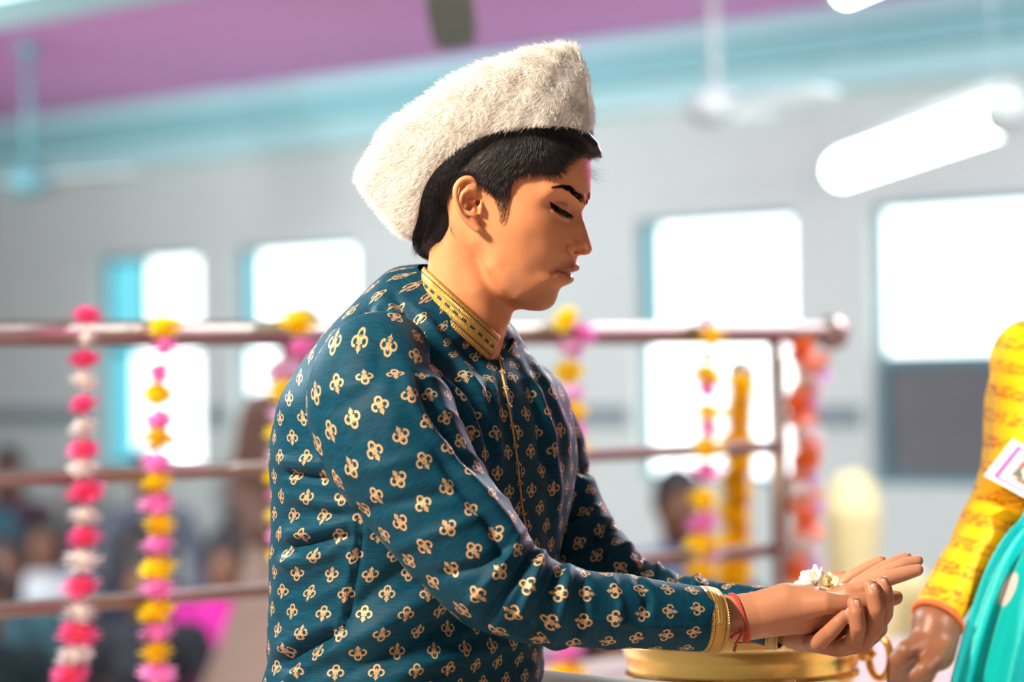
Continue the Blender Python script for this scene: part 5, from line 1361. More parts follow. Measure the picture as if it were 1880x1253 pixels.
# corded placket with bead loops down the chest
from mathutils.bvhtree import BVHTree
tree = BVHTree.FromPolygons([tuple(p) for p in TVd.reshape(-1, 3)], [tuple(int(i) for i in f) for f in TFc])
def on_kurta(px, py, lift=.0):
    d = ray(px, py).normalized(); h = tree.ray_cast(CAM + d * 1.5, d)
    return (h[0] - d * lift) if h[0] else at(px, py, D0 - .1)
line = smooth_path([(917, 660), (925, 700), (934, 745), (943, 800), (950, 850), (955, 900), (960, 940), (967, 975), (975, 1010)], 60)
cord = [on_kurta(x, y, .0012) for x, y in line]
M['gold'] = plain('antique_gold', (.62, .36, .16), .38, .75, bump=.6, nscale=900)
m = MB(); m.tube(cord, .0017, 8); plk = m.build('placket_cord', M['gold'], kurta)
m = MB(); m.tube([p + rgt * .0024 for p in cord], .0008, 6); m.build('placket_piping', M['kurta'], kurta)
for i in range(0, 58, 5):
    m = MB(); c = cord[i] - fwd * .0008
    for k in range(5):
        a = k * 1.2566; cc = c + rgt * (.0026 * math.cos(a)) + upv * (.0026 * math.sin(a)); m.lathe(cc, [(.0001, -.0015), (.0011, -.0010), (.0016, 0), (.0011, .0010), (.0001, .0015)], 8, tuple(-fwd))
    m.lathe(c, [(.0001, -.0020), (.0016, -.0012), (.0021, 0), (.0016, .0013), (.0001, .0024)], 10, tuple(-fwd))
    m.build('button', M['gold'], kurta)
# trousers, folded legs on the stage (below the picture)
vt = Vol((-.62, 2.55, .0), (.62, 3.85, .42), .012)
hipc = np.array([at(745, 1400).x, D0 + .02])
for s in (-1, 1):
    hip = hipc + LAT * .10 * s; knee = hipc + FAC * .34 + LAT * .30 * s; foot = hipc + FAC * .36 - LAT * .06 * s
    vt.chain([(*hip, .12), (*knee, .115), (*foot, .065)], [.105, .072, .055], .03)
vt.ell((*hipc, .11), (.17, .15, .115), .05)
vt.d = np.maximum(vt.d, (.001 - (vt.lo[2] + vt.h * np.arange(vt.n[2])))[None, None])
V, F = vt.skin(); V = relax(V, F, 2); V[:, 2] = np.maximum(V[:, 2], .001)
mesh_obj('trousers', V, F, plain('cream_trousers', (.75, .70, .58), .8), man)

# ================================================================== the man's hands
def hz(x, y, mm_): return np.array(at(1280 + x / 4.2727, 980 + y / 4.2727, D0 + mm_ / 1000))
def bridge(VA, FA, VB, FB, ia, ib, mids, rad):
    """join two closed skins by a hidden limb: open one face on each and run a tube between them"""
    fa, fb = FA[ia], FB[ib]
    V = [VA, VB]; nA = len(VA)
    ra = fa[::-1]; pa = VA[ra]
    rb = fb + nA; pb = VB[fb]
    rings = []
    path = [pa.mean(0)] + [np.array(m_) for m_ in mids] + [pb.mean(0)]
    # frame of the limb: carry the four corners of the first face along the path
    off = pa - pa.mean(0); off /= np.linalg.norm(off, axis=1, keepdims=True) + 1e-12
    base_ = nA + len(VB); extra = []; ids = [ra]
    for i, m_ in enumerate(mids):
        t = np.array(path[i + 2]) - np.array(path[i]); t /= np.linalg.norm(t)
        o_ = off - (off @ t)[:, None] * t; o_ /= np.linalg.norm(o_, axis=1, keepdims=True) + 1e-9
        extra.append(np.array(m_) + o_ * rad[i]); ids.append(np.arange(4) + base_ + 4 * i); off = o_
    # best rotation for the last face
    t = pb.mean(0) - np.array(mids[-1]); best = None
    for order in (fb, fb[::-1]):
        for k in range(4):
            q = np.roll(order, k); o2 = VB[q] - pb.mean(0); sc_ = (o2 * off).sum()
            if best is None or sc_ > best[0]: best = (sc_, q)
    ids.append(best[1] + nA)
    Fb = []
    for a_, b_ in zip(ids[:-1], ids[1:]):
        for k in range(4): Fb.append((a_[k], a_[(k + 1) % 4], b_[(k + 1) % 4], b_[k]))
    FAo = np.delete(FA, ia, 0); FBo = np.delete(FB, ib, 0) + nA
    return np.concatenate([VA, VB] + extra), np.concatenate([FAo, FBo, np.array(Fb)])
def face_near(V, F, p):
    c = V[F].mean(1); return int(np.argmin(((c - np.array(p)) ** 2).sum(1)))
mmm = .001
def hand_vol(): return Vol(np.array([min(hz(-150, 0, 0)[0], hz(1900, 0, 0)[0]), D0 - .16, hz(0, 1150, 0)[2]]), np.array([hz(1900, 0, 0)[0], D0 + .12, hz(0, 60, 0)[2]]), .00115)
# right hand: palm up, fingers reaching out
hn = hand_vol()
def ch(vv, pts_, rad_, k, op='add', inner=None): vv.chain([hz(*p) for p in pts_], [q * mmm for q in rad_], k * mmm, op, None if inner is None else inner * mmm)
ch(hn, [(-60, 690, -72), (150, 680, -68), (320, 668, -62)], [25, 24.5, 23.5], 4)
ch(hn, [(100, 690, -48), (340, 680, -40), (520, 650, -36)], [21, 21, 20], 12)
ch(hn, [(320, 662, -62), (480, 620, -62), (700, 560, -62), (900, 545, -60)], [23, 23, 24, 19], 10)       # ball of the thumb
ch(hn, [(420, 680, -30), (700, 650, -14), (950, 600, -2)], [20, 21, 16], 12)                            # heel on the far side
ch(hn, [(600, 690, -50), (850, 660, -45), (1050, 600, -45)], [16, 18, 14], 12)
for mcp, base_r in (((1180, 485, -56), 12), ((1170, 520, -34), 11), ((1140, 520, -12), 11), ((1060, 480, 8), 10)):
    ch(hn, [(760, 620, -36), mcp], [17, base_r], 9)
ch(hn, [(1180, 480, -57), (1330, 418, -58), (1500, 352, -56), (1640, 312, -54), (1728, 288, -53)], [10.5, 9.4, 8.8, 8.0, 6.6], 5)
ch(hn, [(1170, 500, -34), (1320, 405, -34), (1480, 312, -33), (1620, 246, -32), (1728, 216, -31)], [10, 9.2, 8.6, 7.8, 6.4], 4)
ch(hn, [(1140, 490, -12), (1280, 390, -12), (1420, 300, -11), (1550, 226, -10), (1640, 190, -9)], [9.6, 8.8, 8.2, 7.4, 6.2], 4)
ch(hn, [(1030, 470, 9), (1110, 420, 8), (1220, 340, 7), (1350, 265, 6), (1438, 218, 5)], [9.4, 8.6, 8.2, 7.6, 6.6], 4)
ch(hn, [(820, 560, -70), (1010, 545, -80), (1180, 560, -78), (1360, 545, -70), (1490, 520, -62), (1555, 503, -58)], [17, 13, 10.5, 9.6, 9.2, 8.2], 6)   # thumb along the side
hn.ell(hz(960, 395, -22), (.030, .026, .011), .012, 'sub', None)                                      # hollow of the palm
nv, nf = hn.skin(); nv = relax(nv, nf, 3, .4)
# left hand: underneath, fingers closing up around the right hand
hl = hand_vol()
ch(hl, [(560, 700, 30), (700, 720, 26), (800, 760, 16)], [22, 21, 21], 4)
ch(hl, [(780, 750, 16), (960, 800, -8), (1160, 800, -20), (1330, 735, -22)], [20, 19, 20, 19], 10)
ch(hl, [(860, 770, 0), (960, 850, -30), (1100, 870, -38), (1280, 840, -40), (1400, 740, -36)], [16, 13, 14, 14, 13], 9)
ch(hl, [(900, 860, -36), (960, 850, -62), (1050, 765, -88), (1115, 695, -96), (1160, 648, -95)], [10.5, 9.4, 8.8, 8.0, 6.9], 4)                     # little finger
ch(hl, [(1130, 880, -42), (1225, 850, -72), (1262, 730, -98), (1250, 620, -102), (1228, 545, -99)], [11, 10, 9.2, 8.6, 7.4], 4)
ch(hl, [(1300, 830, -46), (1385, 740, -76), (1405, 590, -97), (1385, 480, -98), (1362, 415, -94)], [11.5, 10.5, 9.6, 8.9, 7.6], 4)
ch(hl, [(1400, 720, -40), (1465, 630, -62), (1482, 520, -82), (1470, 440, -86), (1452, 385, -84)], [11, 10, 9.0, 8.4, 7.2], 4)
ch(hl, [(780, 690, 34), (900, 540, 46), (1010, 410, 46), (1100, 360, 40), (1160, 345, 34)], [15, 12, 10, 9, 7.5], 8)                            # thumb on the far side
lv, lf = hl.skin(); lv = relax(lv, lf, 3, .4)
# nails of the left hand
M['nail'] = plain('fingernail', (.52, .26, .19), .3, spec=.6)
def nail(tip, back_, out, w=.0046, l=.0060):
    tip, back_ = hz(*tip), hz(*back_); ax = (tip - back_); ax /= np.linalg.norm(ax); o_ = np.array(out, float); o_ -= ax * (o_ @ ax); o_ /= np.linalg.norm(o_); sd = np.cross(ax, o_)
    v_ = []; n1, n2 = 9, 7
    for i in range(n1):
        a = (i / (n1 - 1) - .5) * 2
        for j in range(n2):
            b_ = (j / (n2 - 1) - .5) * 2; ww = w * (1 - .10 * max(0, a) ** 3 - .25 * max(0, -a) ** 3) * math.sqrt(max(0, 1 - .55 * abs(a) ** 4)); 
            v_.append(tip + ax * (a * l) + sd * (b_ * ww) - o_ * (.0028 * b_ * b_ + .0012 * max(0, a) ** 2))
    return np.array(v_), grid_faces(n1, n2)
def surf_at(vol, p, out):
    """walk out from p along out to the skin"""
    p = np.array(p, float); o_ = np.array(out, float); o_ /= np.linalg.norm(o_)
    for _ in range(110):
        i = np.clip(((p - vol.lo) / vol.h).round().astype(int), 0, np.array(vol.d.shape) - 1)
        if vol.d[tuple(i)] > 0: break
        p = p + o_ * .0004
    return p
nails = []
for tip, back_, out in (((1158, 650, -95), (1050, 765, -88), (.35, -.85, .45)), ((1236, 570, -99), (1262, 730, -98), (.45, -.85, .15)), ((1368, 440, -94), (1405, 590, -97), (.35, -.9, .15)), ((1458, 405, -84), (1482, 520, -82), (.35, -.9, .15))):
    V, F = nail(tip, back_, out); c = surf_at(hl, hz(*tip), out); V = V + (c - hz(*tip)) + np.array(out) / np.linalg.norm(out) * .0010
    nails.append((V, F))
def hand_colour(V, palm_dir):
    n = len(V); c = np.tile(np.array([.47, .215, .115]), (n, 1)); return c
CN = np.tile(np.array([.44, .20, .11]), (len(nv), 1)); CL = np.tile(np.array([.40, .175, .095]), (len(lv), 1))
def tipred(V, C, tips, r=.012):
    for t in tips:
        w = np.exp(-((V - hz(*t)) ** 2).sum(1) / r ** 2)[:, None] * .35; C = C * (1 - w) + np.array([.58, .25, .16]) * w
    return C
CN = tipred(nv, CN, [(1728, 288, -53), (1728, 216, -31), (1640, 190, -9), (1438, 218, 5)])
# palm side of the right hand is paler
wp = np.clip((nv[:, 2] - hz(0, 470, 0)[2]) / .02, 0, 1)[:, None] * .5; CN = CN * (1 - wp) + np.array([.58, .31, .19]) * wp
# head -> right hand and head -> left hand, through the sleeves
ia = face_near(HEAD_V, HEAD_F, np.array(at(*Zf(290, 1500), D0 - .02))); ib = face_near(nv, nf, hz(-150, 690, -70))
BV, BF = bridge(HEAD_V, HEAD_F, nv, nf, ia, ib, [np.array(at(790, 640, D0 - .03)), np.array(at(710, 730, D0 - .10)), np.array(at(790, 910, D0 - .15)), np.array(at(925, 1075, D0 - .15)), np.array(at(1080, 1118, D0 - .13)), np.array(at(1215, 1135, D0 - .10))], [.03, .035, .035, .032, .028, .022])
BC = np.concatenate([HEAD_C, CN, np.tile(base, (len(BV) - len(HEAD_V) - len(nv), 1))])
ia = face_near(BV, BF[:len(HEAD_F) - 1], np.array(at(*Zf(330, 1500), D0 + .03))); ib = face_near(lv, lf, hz(480, 700, 34))
n0 = len(BV)
BV2, BF2 = bridge(BV, BF, lv, lf, ia, ib, [np.array(at(860, 640, D0 + .05)), np.array(at(985, 760, D0 + .14)), np.array(at(1015, 880, D0 + .16)), np.array(at(1090, 1020, D0 + .13)), np.array(at(1220, 1105, D0 + .08)), np.array(at(1340, 1128, D0 + .045))], [.03, .035, .035, .03, .028, .022])
BODY_C = np.concatenate([BC, CL, np.tile(base, (len(BV2) - n0 - len(lv), 1))])
body = person_body(BV2, BF2, BODY_C)
for V, F in nails: mesh_obj('fingernail', V, F, M['nail'], man)
# red powder mark on the forehead
M['tilak'] = plain('red_powder', (.62, .004, .06), .7, bump=.8, nscale=700)
for i, (zx, zy, rr) in enumerate([(1067, 428, (3.0, 5.0, 4.0)), (1066, 446, (3.0, 3.6, 4.4)), (1053, 472, (3.4, 4.6, 4.0))]):
    vt_ = Vol(np.array(hp(zx, zy, 5)) - 14, np.array(hp(zx, zy, 5)) + 14, .8)
    c_ = hp(zx, zy, 4); vt_.ell(c_, rr); vt_.ell((c_[0] - .4, c_[1] + 3, c_[2] + 3), tuple(q * .7 for q in rr), 2.0); vt_.ell((c_[0] - .4, c_[1] - 3, c_[2] - 2), tuple(q * .6 for q in rr), 2.0)
    V, F = vt_.skin(); mesh_obj('forehead_mark', head_to_world(V), F, M['tilak'], man)
# red thread round the right wrist
M['thread'] = plain('red_thread', (.62, .075, .05), .75, bump=.9, nscale=1500)
cw = hz(325, 668, -58); axw = (hz(480, 640, -58) - hz(200, 680, -64)); axw /= np.linalg.norm(axw)
def wrist_ring(c, ax, tilt, extra=.0008, n=64):
    a_ = np.cross(ax, np.array(fwd)); a_ /= np.linalg.norm(a_); b_ = np.cross(ax, a_); P = []
    for k in range(n):
        f = 2 * math.pi * k / n; o_ = a_ * math.cos(f) + b_ * math.sin(f); p = c + ax * (tilt * math.cos(f))
        q = surf_at(hn, p, o_); P.append(q + o_ * extra)
    P = np.array(P)
    for _ in range(2): P = (np.roll(P, 1, 0) + P * 2 + np.roll(P, -1, 0)) / 4
    return P
thread = empty('wrist_thread', Vector(cw)); set_parent(thread, man); thread['label'] = 'red thread knotted round the wrist'
for tl, ex, rr in ((.004, .0010, .0016), (.0065, .0012, .0013)):
    P = wrist_ring(cw, axw, -tl, ex); m = MB(); m.tube([Vector(p) for p in P], rr, 8, closed=True); m.build('strand', M['thread'], thread)
kn = hz(352, 772, -90)
m = MB(); m.lathe(Vector(kn), [(.0002, -.003), (.0025, -.002), (.0032, 0), (.0025, .002), (.0002, .003)], 10); m.build('knot', M['thread'], thread)
for path in ([(350, 775, -90), (335, 815, -92), (312, 850, -90), (300, 890, -89), (290, 928, -88)], [(352, 772, -90), (300, 790, -92), (265, 820, -90)], [(352, 770, -90), (372, 765, -91), (384, 768, -91)], [(350, 775, -90), (372, 800, -91), (368, 845, -90)]):
    m = MB(); m.tube([Vector(p) for p in smooth_path([hz(*q) for q in path], 14)], [.0014 + .0004 * (i > 9) for i in range(14)], 7); m.build('loose_end', M['thread'], thread)

# ------------------------------------------------------------------ white flowers in the palm
M['petal_white'] = plain('white_petal', (.92, .91, .86), .6, trans=.30)
M['petal_cream'] = plain('cream_petal', (.93, .84, .50), .6, trans=.25)
M['stamen'] = plain('yellow_stamen', (.95, .72, .02), .5)
def petal_mesh(c, d, side, L, W, curl, cup):
    c, d, side = np.array(c), np.array(d, float), np.array(side, float); d /= np.linalg.norm(d); side -= d * (side @ d); side /= np.linalg.norm(side); up_ = np.cross(side, d)
    n1, n2 = 8, 5; V = []
    for i in range(n1):
        t = i / (n1 - 1); w = W * math.sin(math.pi * min(.96, .12 + .80 * t)) ** .8 * (1 if t < .9 else .75)
        for j in range(n2):
            s_ = (j / (n2 - 1) - .5) * 2
            V.append(c + d * (L * t) + side * (w * s_) + up_ * (curl * t * t + cup * s_ * s_ * (1 - .5 * t)) + up_ * (.0006 * math.sin(9 * s_) * t))
    return np.array(V), grid_faces(n1, n2)
def blossom(label, centre, n, L, W, open_, lean, seed, cream=False, stamen=None):
    rr = random.Random(seed); c = Vector(hz(*centre)); f = empty('white_flower', c); tag(f, label, 'flower')
    ln = Vector(lean).normalized(); a0 = ln.orthogonal().normalized(); b0 = ln.cross(a0)
    for layer in range(2):
        for k in range(n):
            a = 2 * math.pi * (k + .5 * layer + rr.uniform(-.15, .15)) / n; o_ = a0 * math.cos(a) + b0 * math.sin(a)
            op = open_ * (1 if layer == 0 else .55) * rr.uniform(.85, 1.1)
            d = ln * math.cos(op) + o_ * math.sin(op); sd = ln.cross(o_)
            V, F = petal_mesh(c, d, sd, L * (1 if layer == 0 else .8), W, .002 * rr.uniform(-1, 1.5), .0016)
            mesh_obj('petal', V, F, M['petal_cream'] if cream and layer else M['petal_white'], f)
    m = MB(); m.lathe(c, [(.0002, -.002), (.0024, -.001), (.003, .001), (.0015, .004), (.0002, .0045)], 10, tuple(ln)); m.build('calyx', M['petal_cream'], f)
    if stamen:
        m = MB(); p0 = Vector(hz(*stamen[0])); p1 = Vector(hz(*stamen[1])); m.tube([p0, (p0 + p1) / 2 + rgt * .0004, p1], [.0006, .0007, .0010], 8); m.build('stamen', M['stamen'], f)
    return f
blossom('larger open white flower standing in the cupped palm', (920, 415, -30), 7, .0245, .0078, .95, (-.75, -.30, .75), 3, False, ((918, 360, -34), (917, 292, -34)))
blossom('small cream tinged white flower lying by the fingers in the palm', (1020, 412, -42), 6, .0180, .0056, 1.15, (.25, -.55, .55), 5, True)
blossom('half closed white bud between the two flowers in the palm', (985, 392, -22), 5, .0150, .0052, .60, (.15, -.1, 1), 8)

# ================================================================== brass bowl, low table, right-hand person
M['brass'] = plain('polished_brass', (.83, .50, .14), .24, 1.0, bump=.25, nscale=60)
M['cloth_white'] = plain('white_tablecloth', (.85, .82, .80), .85, bump=.3, nscale=40)
tb = at(1420, 1253, 3.75)
low_table = empty('low_table', (tb.x, tb.y, 0)); tag(low_table, 'low table under a white cloth carrying the brass bowl', 'table')
TZ = .128
ctr = Vector((at(1370, 1200, 3.62).x, 3.60, 0))
def rounded_slab(mb, c, hx_, hy, z0, z1, bev=.012):
    v = []; f = []; 
    prof = [(0, z0), (0, z1 - bev), (bev * .3, z1 - bev * .3), (bev, z1)]
    for ins, z in prof:
        for sx_, sy_ in ((-1, -1), (1, -1), (1, 1), (-1, 1)): v.append((c.x + sx_ * (hx_ - ins), c.y + sy_ * (hy - ins), z))
    for i in range(len(prof) - 1):
        for k in range(4): f.append((i * 4 + k, i * 4 + (k + 1) % 4, i * 4 + 4 + (k + 1) % 4, i * 4 + 4 + k))
    n = len(v); f.append((n - 4, n - 3, n - 2, n - 1)); f.append((3, 2, 1, 0)); mb.add(v, f)
m = MB(); rounded_slab(m, ctr, .275, .25, TZ - .03, TZ - .004); m.build('tabletop', M['bench'], low_table, False)
for sx_ in (-1, 1):
    for sy_ in (-1, 1):
        m = MB(); m.box((ctr.x + sx_ * .235, ctr.y + sy_ * .21, (TZ - .03) / 2), (.02, 0, 0), (0, .02, 0), (0, 0, (TZ - .03) / 2)); m.build('leg', M['bench'], low_table, False)
# cloth with hanging edge
nC = 64; Vc = []; 
def rr_(a, hx_, hy, e=6): return (abs(math.cos(a) / hx_) ** e + abs(math.sin(a) / hy) ** e) ** (-1 / e)
rowsC = [(0, TZ), (.6, TZ), (.97, TZ), (1.0, TZ - .004), (1.012, TZ - .03), (1.02, TZ - .07), (1.03, TZ - .105)]
for s_, z in rowsC:
    for k in range(nC):
        a = 2 * math.pi * k / nC; q = rr_(a, .28, .255) * s_; wv_ = .006 * math.sin(a * 22) * max(0, (TZ - z) / .1)
        Vc.append((ctr.x + (q + wv_) * math.cos(a), ctr.y + (q + wv_) * math.sin(a), z))
mesh_obj('tablecloth', np.array(Vc), grid_faces(len(rowsC), nC, True), M['cloth_white'], low_table)
bc = at(1362, 1200, 3.55); BZ = TZ + .0005
bowl = empty('brass_bowl', (bc.x, bc.y, BZ)); tag(bowl, 'wide shiny brass bowl with ring handles below the hands', 'bowl')
RB_ = .152; hb = bc.z - BZ
bz = at(1385, 1197, 3.40).z - BZ
m = MB(); m.lathe((bc.x, bc.y, BZ), [(.001, 0), (.095, 0), (.118, .006), (.138, bz * .45), (.146, bz * .8), (.149, bz * .93), (.158, bz * .97), (.160, bz), (.156, bz + .001), (.147, bz - .003), (.140, bz * .75), (.125, bz * .4), (.10, .012), (.001, .008)], 64); m.build('bowl_body', M['brass'], bowl)
m = MB(); m.lathe((bc.x, bc.y, BZ), [(.1405, bz * .50), (.1445, bz * .53), (.1455, bz * .57), (.1435, bz * .61)], 64); m.build('raised_band', M['brass'], bowl)
for hx_, hy_ in ((.165, -.012), (-.10, .130)):
    hd_ = Vector((hx_, hy_, 0)); ln_ = hd_.normalized(); hcn = Vector((bc.x, bc.y, BZ + bz * .80)) + hd_ + ln_ * .004; td_ = (ln_ * .75 + ln_.cross(e3) * .66).normalized()
    m = MB(); m.tube([hcn + td_ * (.017 * math.cos(a)) + e3 * (.026 * math.sin(a) - .004) for a in [2 * math.pi * k / 36 for k in range(36)]], .0048, 12, closed=True); m.build('ring_handle', M['brass'], bowl)
    m = MB(); m.lathe(Vector((bc.x, bc.y, BZ + bz * .80)) + ln_ * .146, [(.001, -.002), (.009, 0), (.009, .014), (.001, .020)], 14, tuple(ln_)); m.build('handle_lug', M['brass'], bowl)

# person at the right, partly outside the picture
DY = 3.62
YK = DY
def yp(px, py, d=YK): return np.array(at(px, py, d))
priest = empty('person', (at(2145, 1253, 3.75).x, 3.75, 0)); tag(priest, 'person in an orange yellow kurta with a turquoise shawl reaching down beside the bowl', 'person')
Yv = Vol(np.array([yp(1640, 600)[0], 3.30, .0]), np.array([yp(2520, 600)[0], 4.1, yp(1900, 520)[2]]), .0065)
px2m = YK / FPX
Yv.chain([yp(1882, 668, 3.72), yp(1868, 740, 3.66), yp(1862, 830, 3.62), yp(1852, 905, 3.60)], [58 * px2m, 62 * px2m, 58 * px2m, 58 * px2m], .012)
Yv.chain([yp(1852, 905, 3.60), yp(1812, 980, 3.56), yp(1768, 1050, 3.53), yp(1726, 1118, 3.50)], [60 * px2m, 58 * px2m, 50 * px2m, 44 * px2m], .010)
Yv.chain([yp(2130, 640, 3.80), yp(2140, 800, 3.80), yp(2145, 1000, 3.80), yp(2145, 1250, 3.80)], [.095, .13, .14, .16], .03)
Yv.chain([yp(1900, 650, 3.75), yp(2330, 650, 3.86)], [.045, .05], .05)
Yv.chain([yp(2340, 680, 3.88), yp(2380, 850, 3.86), yp(2300, 980, 3.70)], [.055, .05, .045], .02)
for s in (-1, 1): Yv.chain([yp(2145 + 60 * s, 1330, 3.85), (yp(2145, 1300, 3.85)[0] + .22 * s, 3.72, .10), (yp(2145, 1300, 3.85)[0] - .02 * s, 3.56, .07)], [.11, .075, .055], .03)
for path, rr in (([(1800, 880), (1850, 870), (1900, 885)], .006), ([(1745, 960), (1800, 930), (1860, 930)], .006), ([(1735, 1000), (1790, 980), (1850, 985)], .005), ([(1800, 700), (1850, 720), (1890, 760)], .004)):
    Yv.chain([yp(x, y, 3.55) for x, y in path], rr, .012, 'sub')
Yv.d = np.maximum(Yv.d, (.001 - (Yv.lo[2] + Yv.h * np.arange(Yv.n[2])))[None, None])
V, F = Yv.skin(); V = relax(V, F, 3); V[:, 2] = np.maximum(V[:, 2], .001)
# script-like printed rows
M['yellow'], nt, b = new_mat('orange_yellow_print')
tc = nt.nodes.new('ShaderNodeTexCoord'); sx = nt.nodes.new('ShaderNodeSeparateXYZ'); nt.links.new(tc.outputs['Object'], sx.inputs[0])
X_, Z_ = X(nt, sx.outputs[0]), X(nt, sx.outputs[2])
dg = Z_ + X_ * .28
rowf = (dg / .034).fract(); nz1 = noise(nt, 120, 3, None, .6, 1, 1, 2.2); nz0 = noise(nt, 22, 2)
ink = (rowf - .5).abs().step(.30, .20) * nz1.step(.46, .53) * nz0.step(.30, .40)
cl = mixc(nt, ink * .85, (.92, .47, .002), (.60, .12, .010)); nt.links.new(cl, b.inputs['Base Color']); b.inputs['Roughness'].default_value = .6; b.inputs['Specular IOR Level'].default_value = .25
mesh_obj('kurta', V, F, M['yellow'], priest)
# body of that person: head above the picture, right hand reaching down
Pv = Vol(np.array([yp(1590, 600)[0], 3.28, .03]), np.array([yp(2460, 600)[0], 4.05, 1.12]), .0032)
neck = yp(2140, 640, 3.8)
Pv.chain([neck + [0, 0, -.1], neck + [-.01, -.01, .10]], [.055, .052], .02); hd = neck + [-.03, -.02, .20]
Pv.ell(hd, (.092, .076, .115), .02); Pv.ell(hd + [-.02, 0, -.06], (.065, .056, .06), .03); Pv.ell(hd + [-.100, -.01, -.02], (.020, .013, .022), .012)
for s in (-1, 1):
    Pv.ell(hd + [.012, .074 * s, -.01], (.018, .011, .030), .008)
    Pv.ell(hd + [-.088, .030 * s, .008], (.012, .017, .011), .010, 'sub'); Pv.ell(hd + [-.078, .030 * s, .006], (.013, .014, .012), .003)
    Pv.chain([hd + [-.094, .012 * s, .026], hd + [-.086, .042 * s, .028]], .005, .008)
Pv.chain([hd + [-.082, -.022, -.062], hd + [-.092, 0, -.062], hd + [-.082, .022, -.062]], .006, .008); Pv.chain([hd + [-.080, -.022, -.073], hd + [-.089, 0, -.074], hd + [-.080, .022, -.073]], .006, .008)
Pv.chain([neck + [0, 0, -.1], yp(1890, 680, 3.74), yp(1862, 830, 3.62), yp(1850, 910, 3.60), yp(1765, 1055, 3.53), yp(1716, 1140, 3.49)], [.04, .03, .03, .03, .027, .0255], .012)
k_ = 1 / (FPX / 3.48)
def yq(x, y, d=0): return np.array(at(1600 + x / 5.882, 1040 + y / 5.882, 3.48 + d))
Pv.chain([yq(700, 640), yq(640, 800, -.005), yq(560, 920, -.01)], [.0265, .025, .024], .012)
Pv.chain([yq(740, 760, .0), yq(720, 950, .0)], [.022, .021], .015)
for p in ([(520, 860, -.02), (380, 920, -.03), (280, 1020, -.025), (220, 1180, -.01), (200, 1330, 0)], [(560, 900, -.005), (430, 1000, -.012), (350, 1110, -.012), (330, 1260, 0), (320, 1380, .01)], [(640, 930, .0), (520, 1060, .0), (440, 1180, .0), (430, 1320, .01), (420, 1430, .015)], [(700, 930, .015), (620, 1080, .018), (560, 1220, .02), (540, 1330, .02), (530, 1420, .03)]):
    Pv.chain([yq(*q) for q in p], [.0145, .0135, .0120, .0100, .0082], .006)
Pv.chain([yq(760, 880, -.02), yq(680, 1020, -.04), yq(570, 1120, -.048), yq(480, 1185, -.046)], [.015, .0135, .0120, .0090], .006)
Pv.chain([neck + [0, 0, -.1], yp(2330, 680, 3.87), yp(2375, 850, 3.86), yp(2300, 980, 3.70), yp(2250, 1010, 3.64)], [.04, .03, .03, .026, .028], .012)
for k in range(4): Pv.chain([yp(2245, 1000 + 16 * k, 3.635), yp(2190, 1005 + 18 * k, 3.60), yp(2170, 1010 + 18 * k, 3.585)], [.0105, .009, .0075], .005)
Pv.chain([yp(2270, 985, 3.66), yp(2220, 965, 3.61)], [.011, .008], .006)
V, F = Pv.skin(); V = relax(V, F, 2, .4)
M['skin2'], nt, b = new_mat('brown_skin_near')
cl = mixc(nt, noise(nt, 45, 4).step(.3, .7), (.26, .105, .05), (.19, .075, .035)); nt.links.new(cl, b.inputs['Base Color']); b.inputs['Roughness'].default_value = .42; b.inputs['Subsurface Weight'].default_value = .08; b.inputs['Subsurface Radius'].default_value = (.006, .002, .001)
bump(nt, b, noise(nt, 500, 3), .2, .0008)
mesh_obj('body', V, F, M['skin2'], priest)
for s in (-1, 1):
    m = MB(); m.tube([Vector(hd + [-.0985, .012 * s, .027]), Vector(hd + [-.0955, .028 * s, .034]), Vector(hd + [-.084, .047 * s, .029])], [.0035, .004, .0015], 8); m.build('eyebrow', M['hair_far'], priest)
    m = MB(); m.tube([Vector(hd + [-.0905, .018 * s, .002]), Vector(hd + [-.0930, .030 * s, -.001]), Vector(hd + [-.0875, .042 * s, .002])], [.001, .0018, .001], 8); m.build('eyelashes', M['hair_far'], priest)
vh = Vol(hd - .16, hd + .16, .008); vh.ell(hd + [.012, 0, .018], (.098, .084, .112)); vh.ell(hd + [-.07, 0, -.03], (.075, .09, .085), .01, 'sub'); V, F = vh.skin(); V = relax(V, F, 2); mesh_obj('hair', V, F, M['hair_far'], priest)
M['orange_thread'] = plain('orange_thread', (.72, .16, .04), .7, bump=.5, nscale=800)
wc = yp(1722, 1136, 3.487); wa = yp(1716, 1148, 3.485) - yp(1750, 1085, 3.515); wa /= np.linalg.norm(wa); a_ = np.cross(wa, np.array(fwd)); a_ /= np.linalg.norm(a_); b_ = np.cross(wa, a_)
m = MB(); m.tube([Vector(wc + .0305 * (a_ * math.cos(f) + b_ * math.sin(f))) for f in [2 * math.pi * k / 40 for k in range(40)]], .0042, 10, closed=True); m.build('wrist_thread', M['orange_thread'], priest)
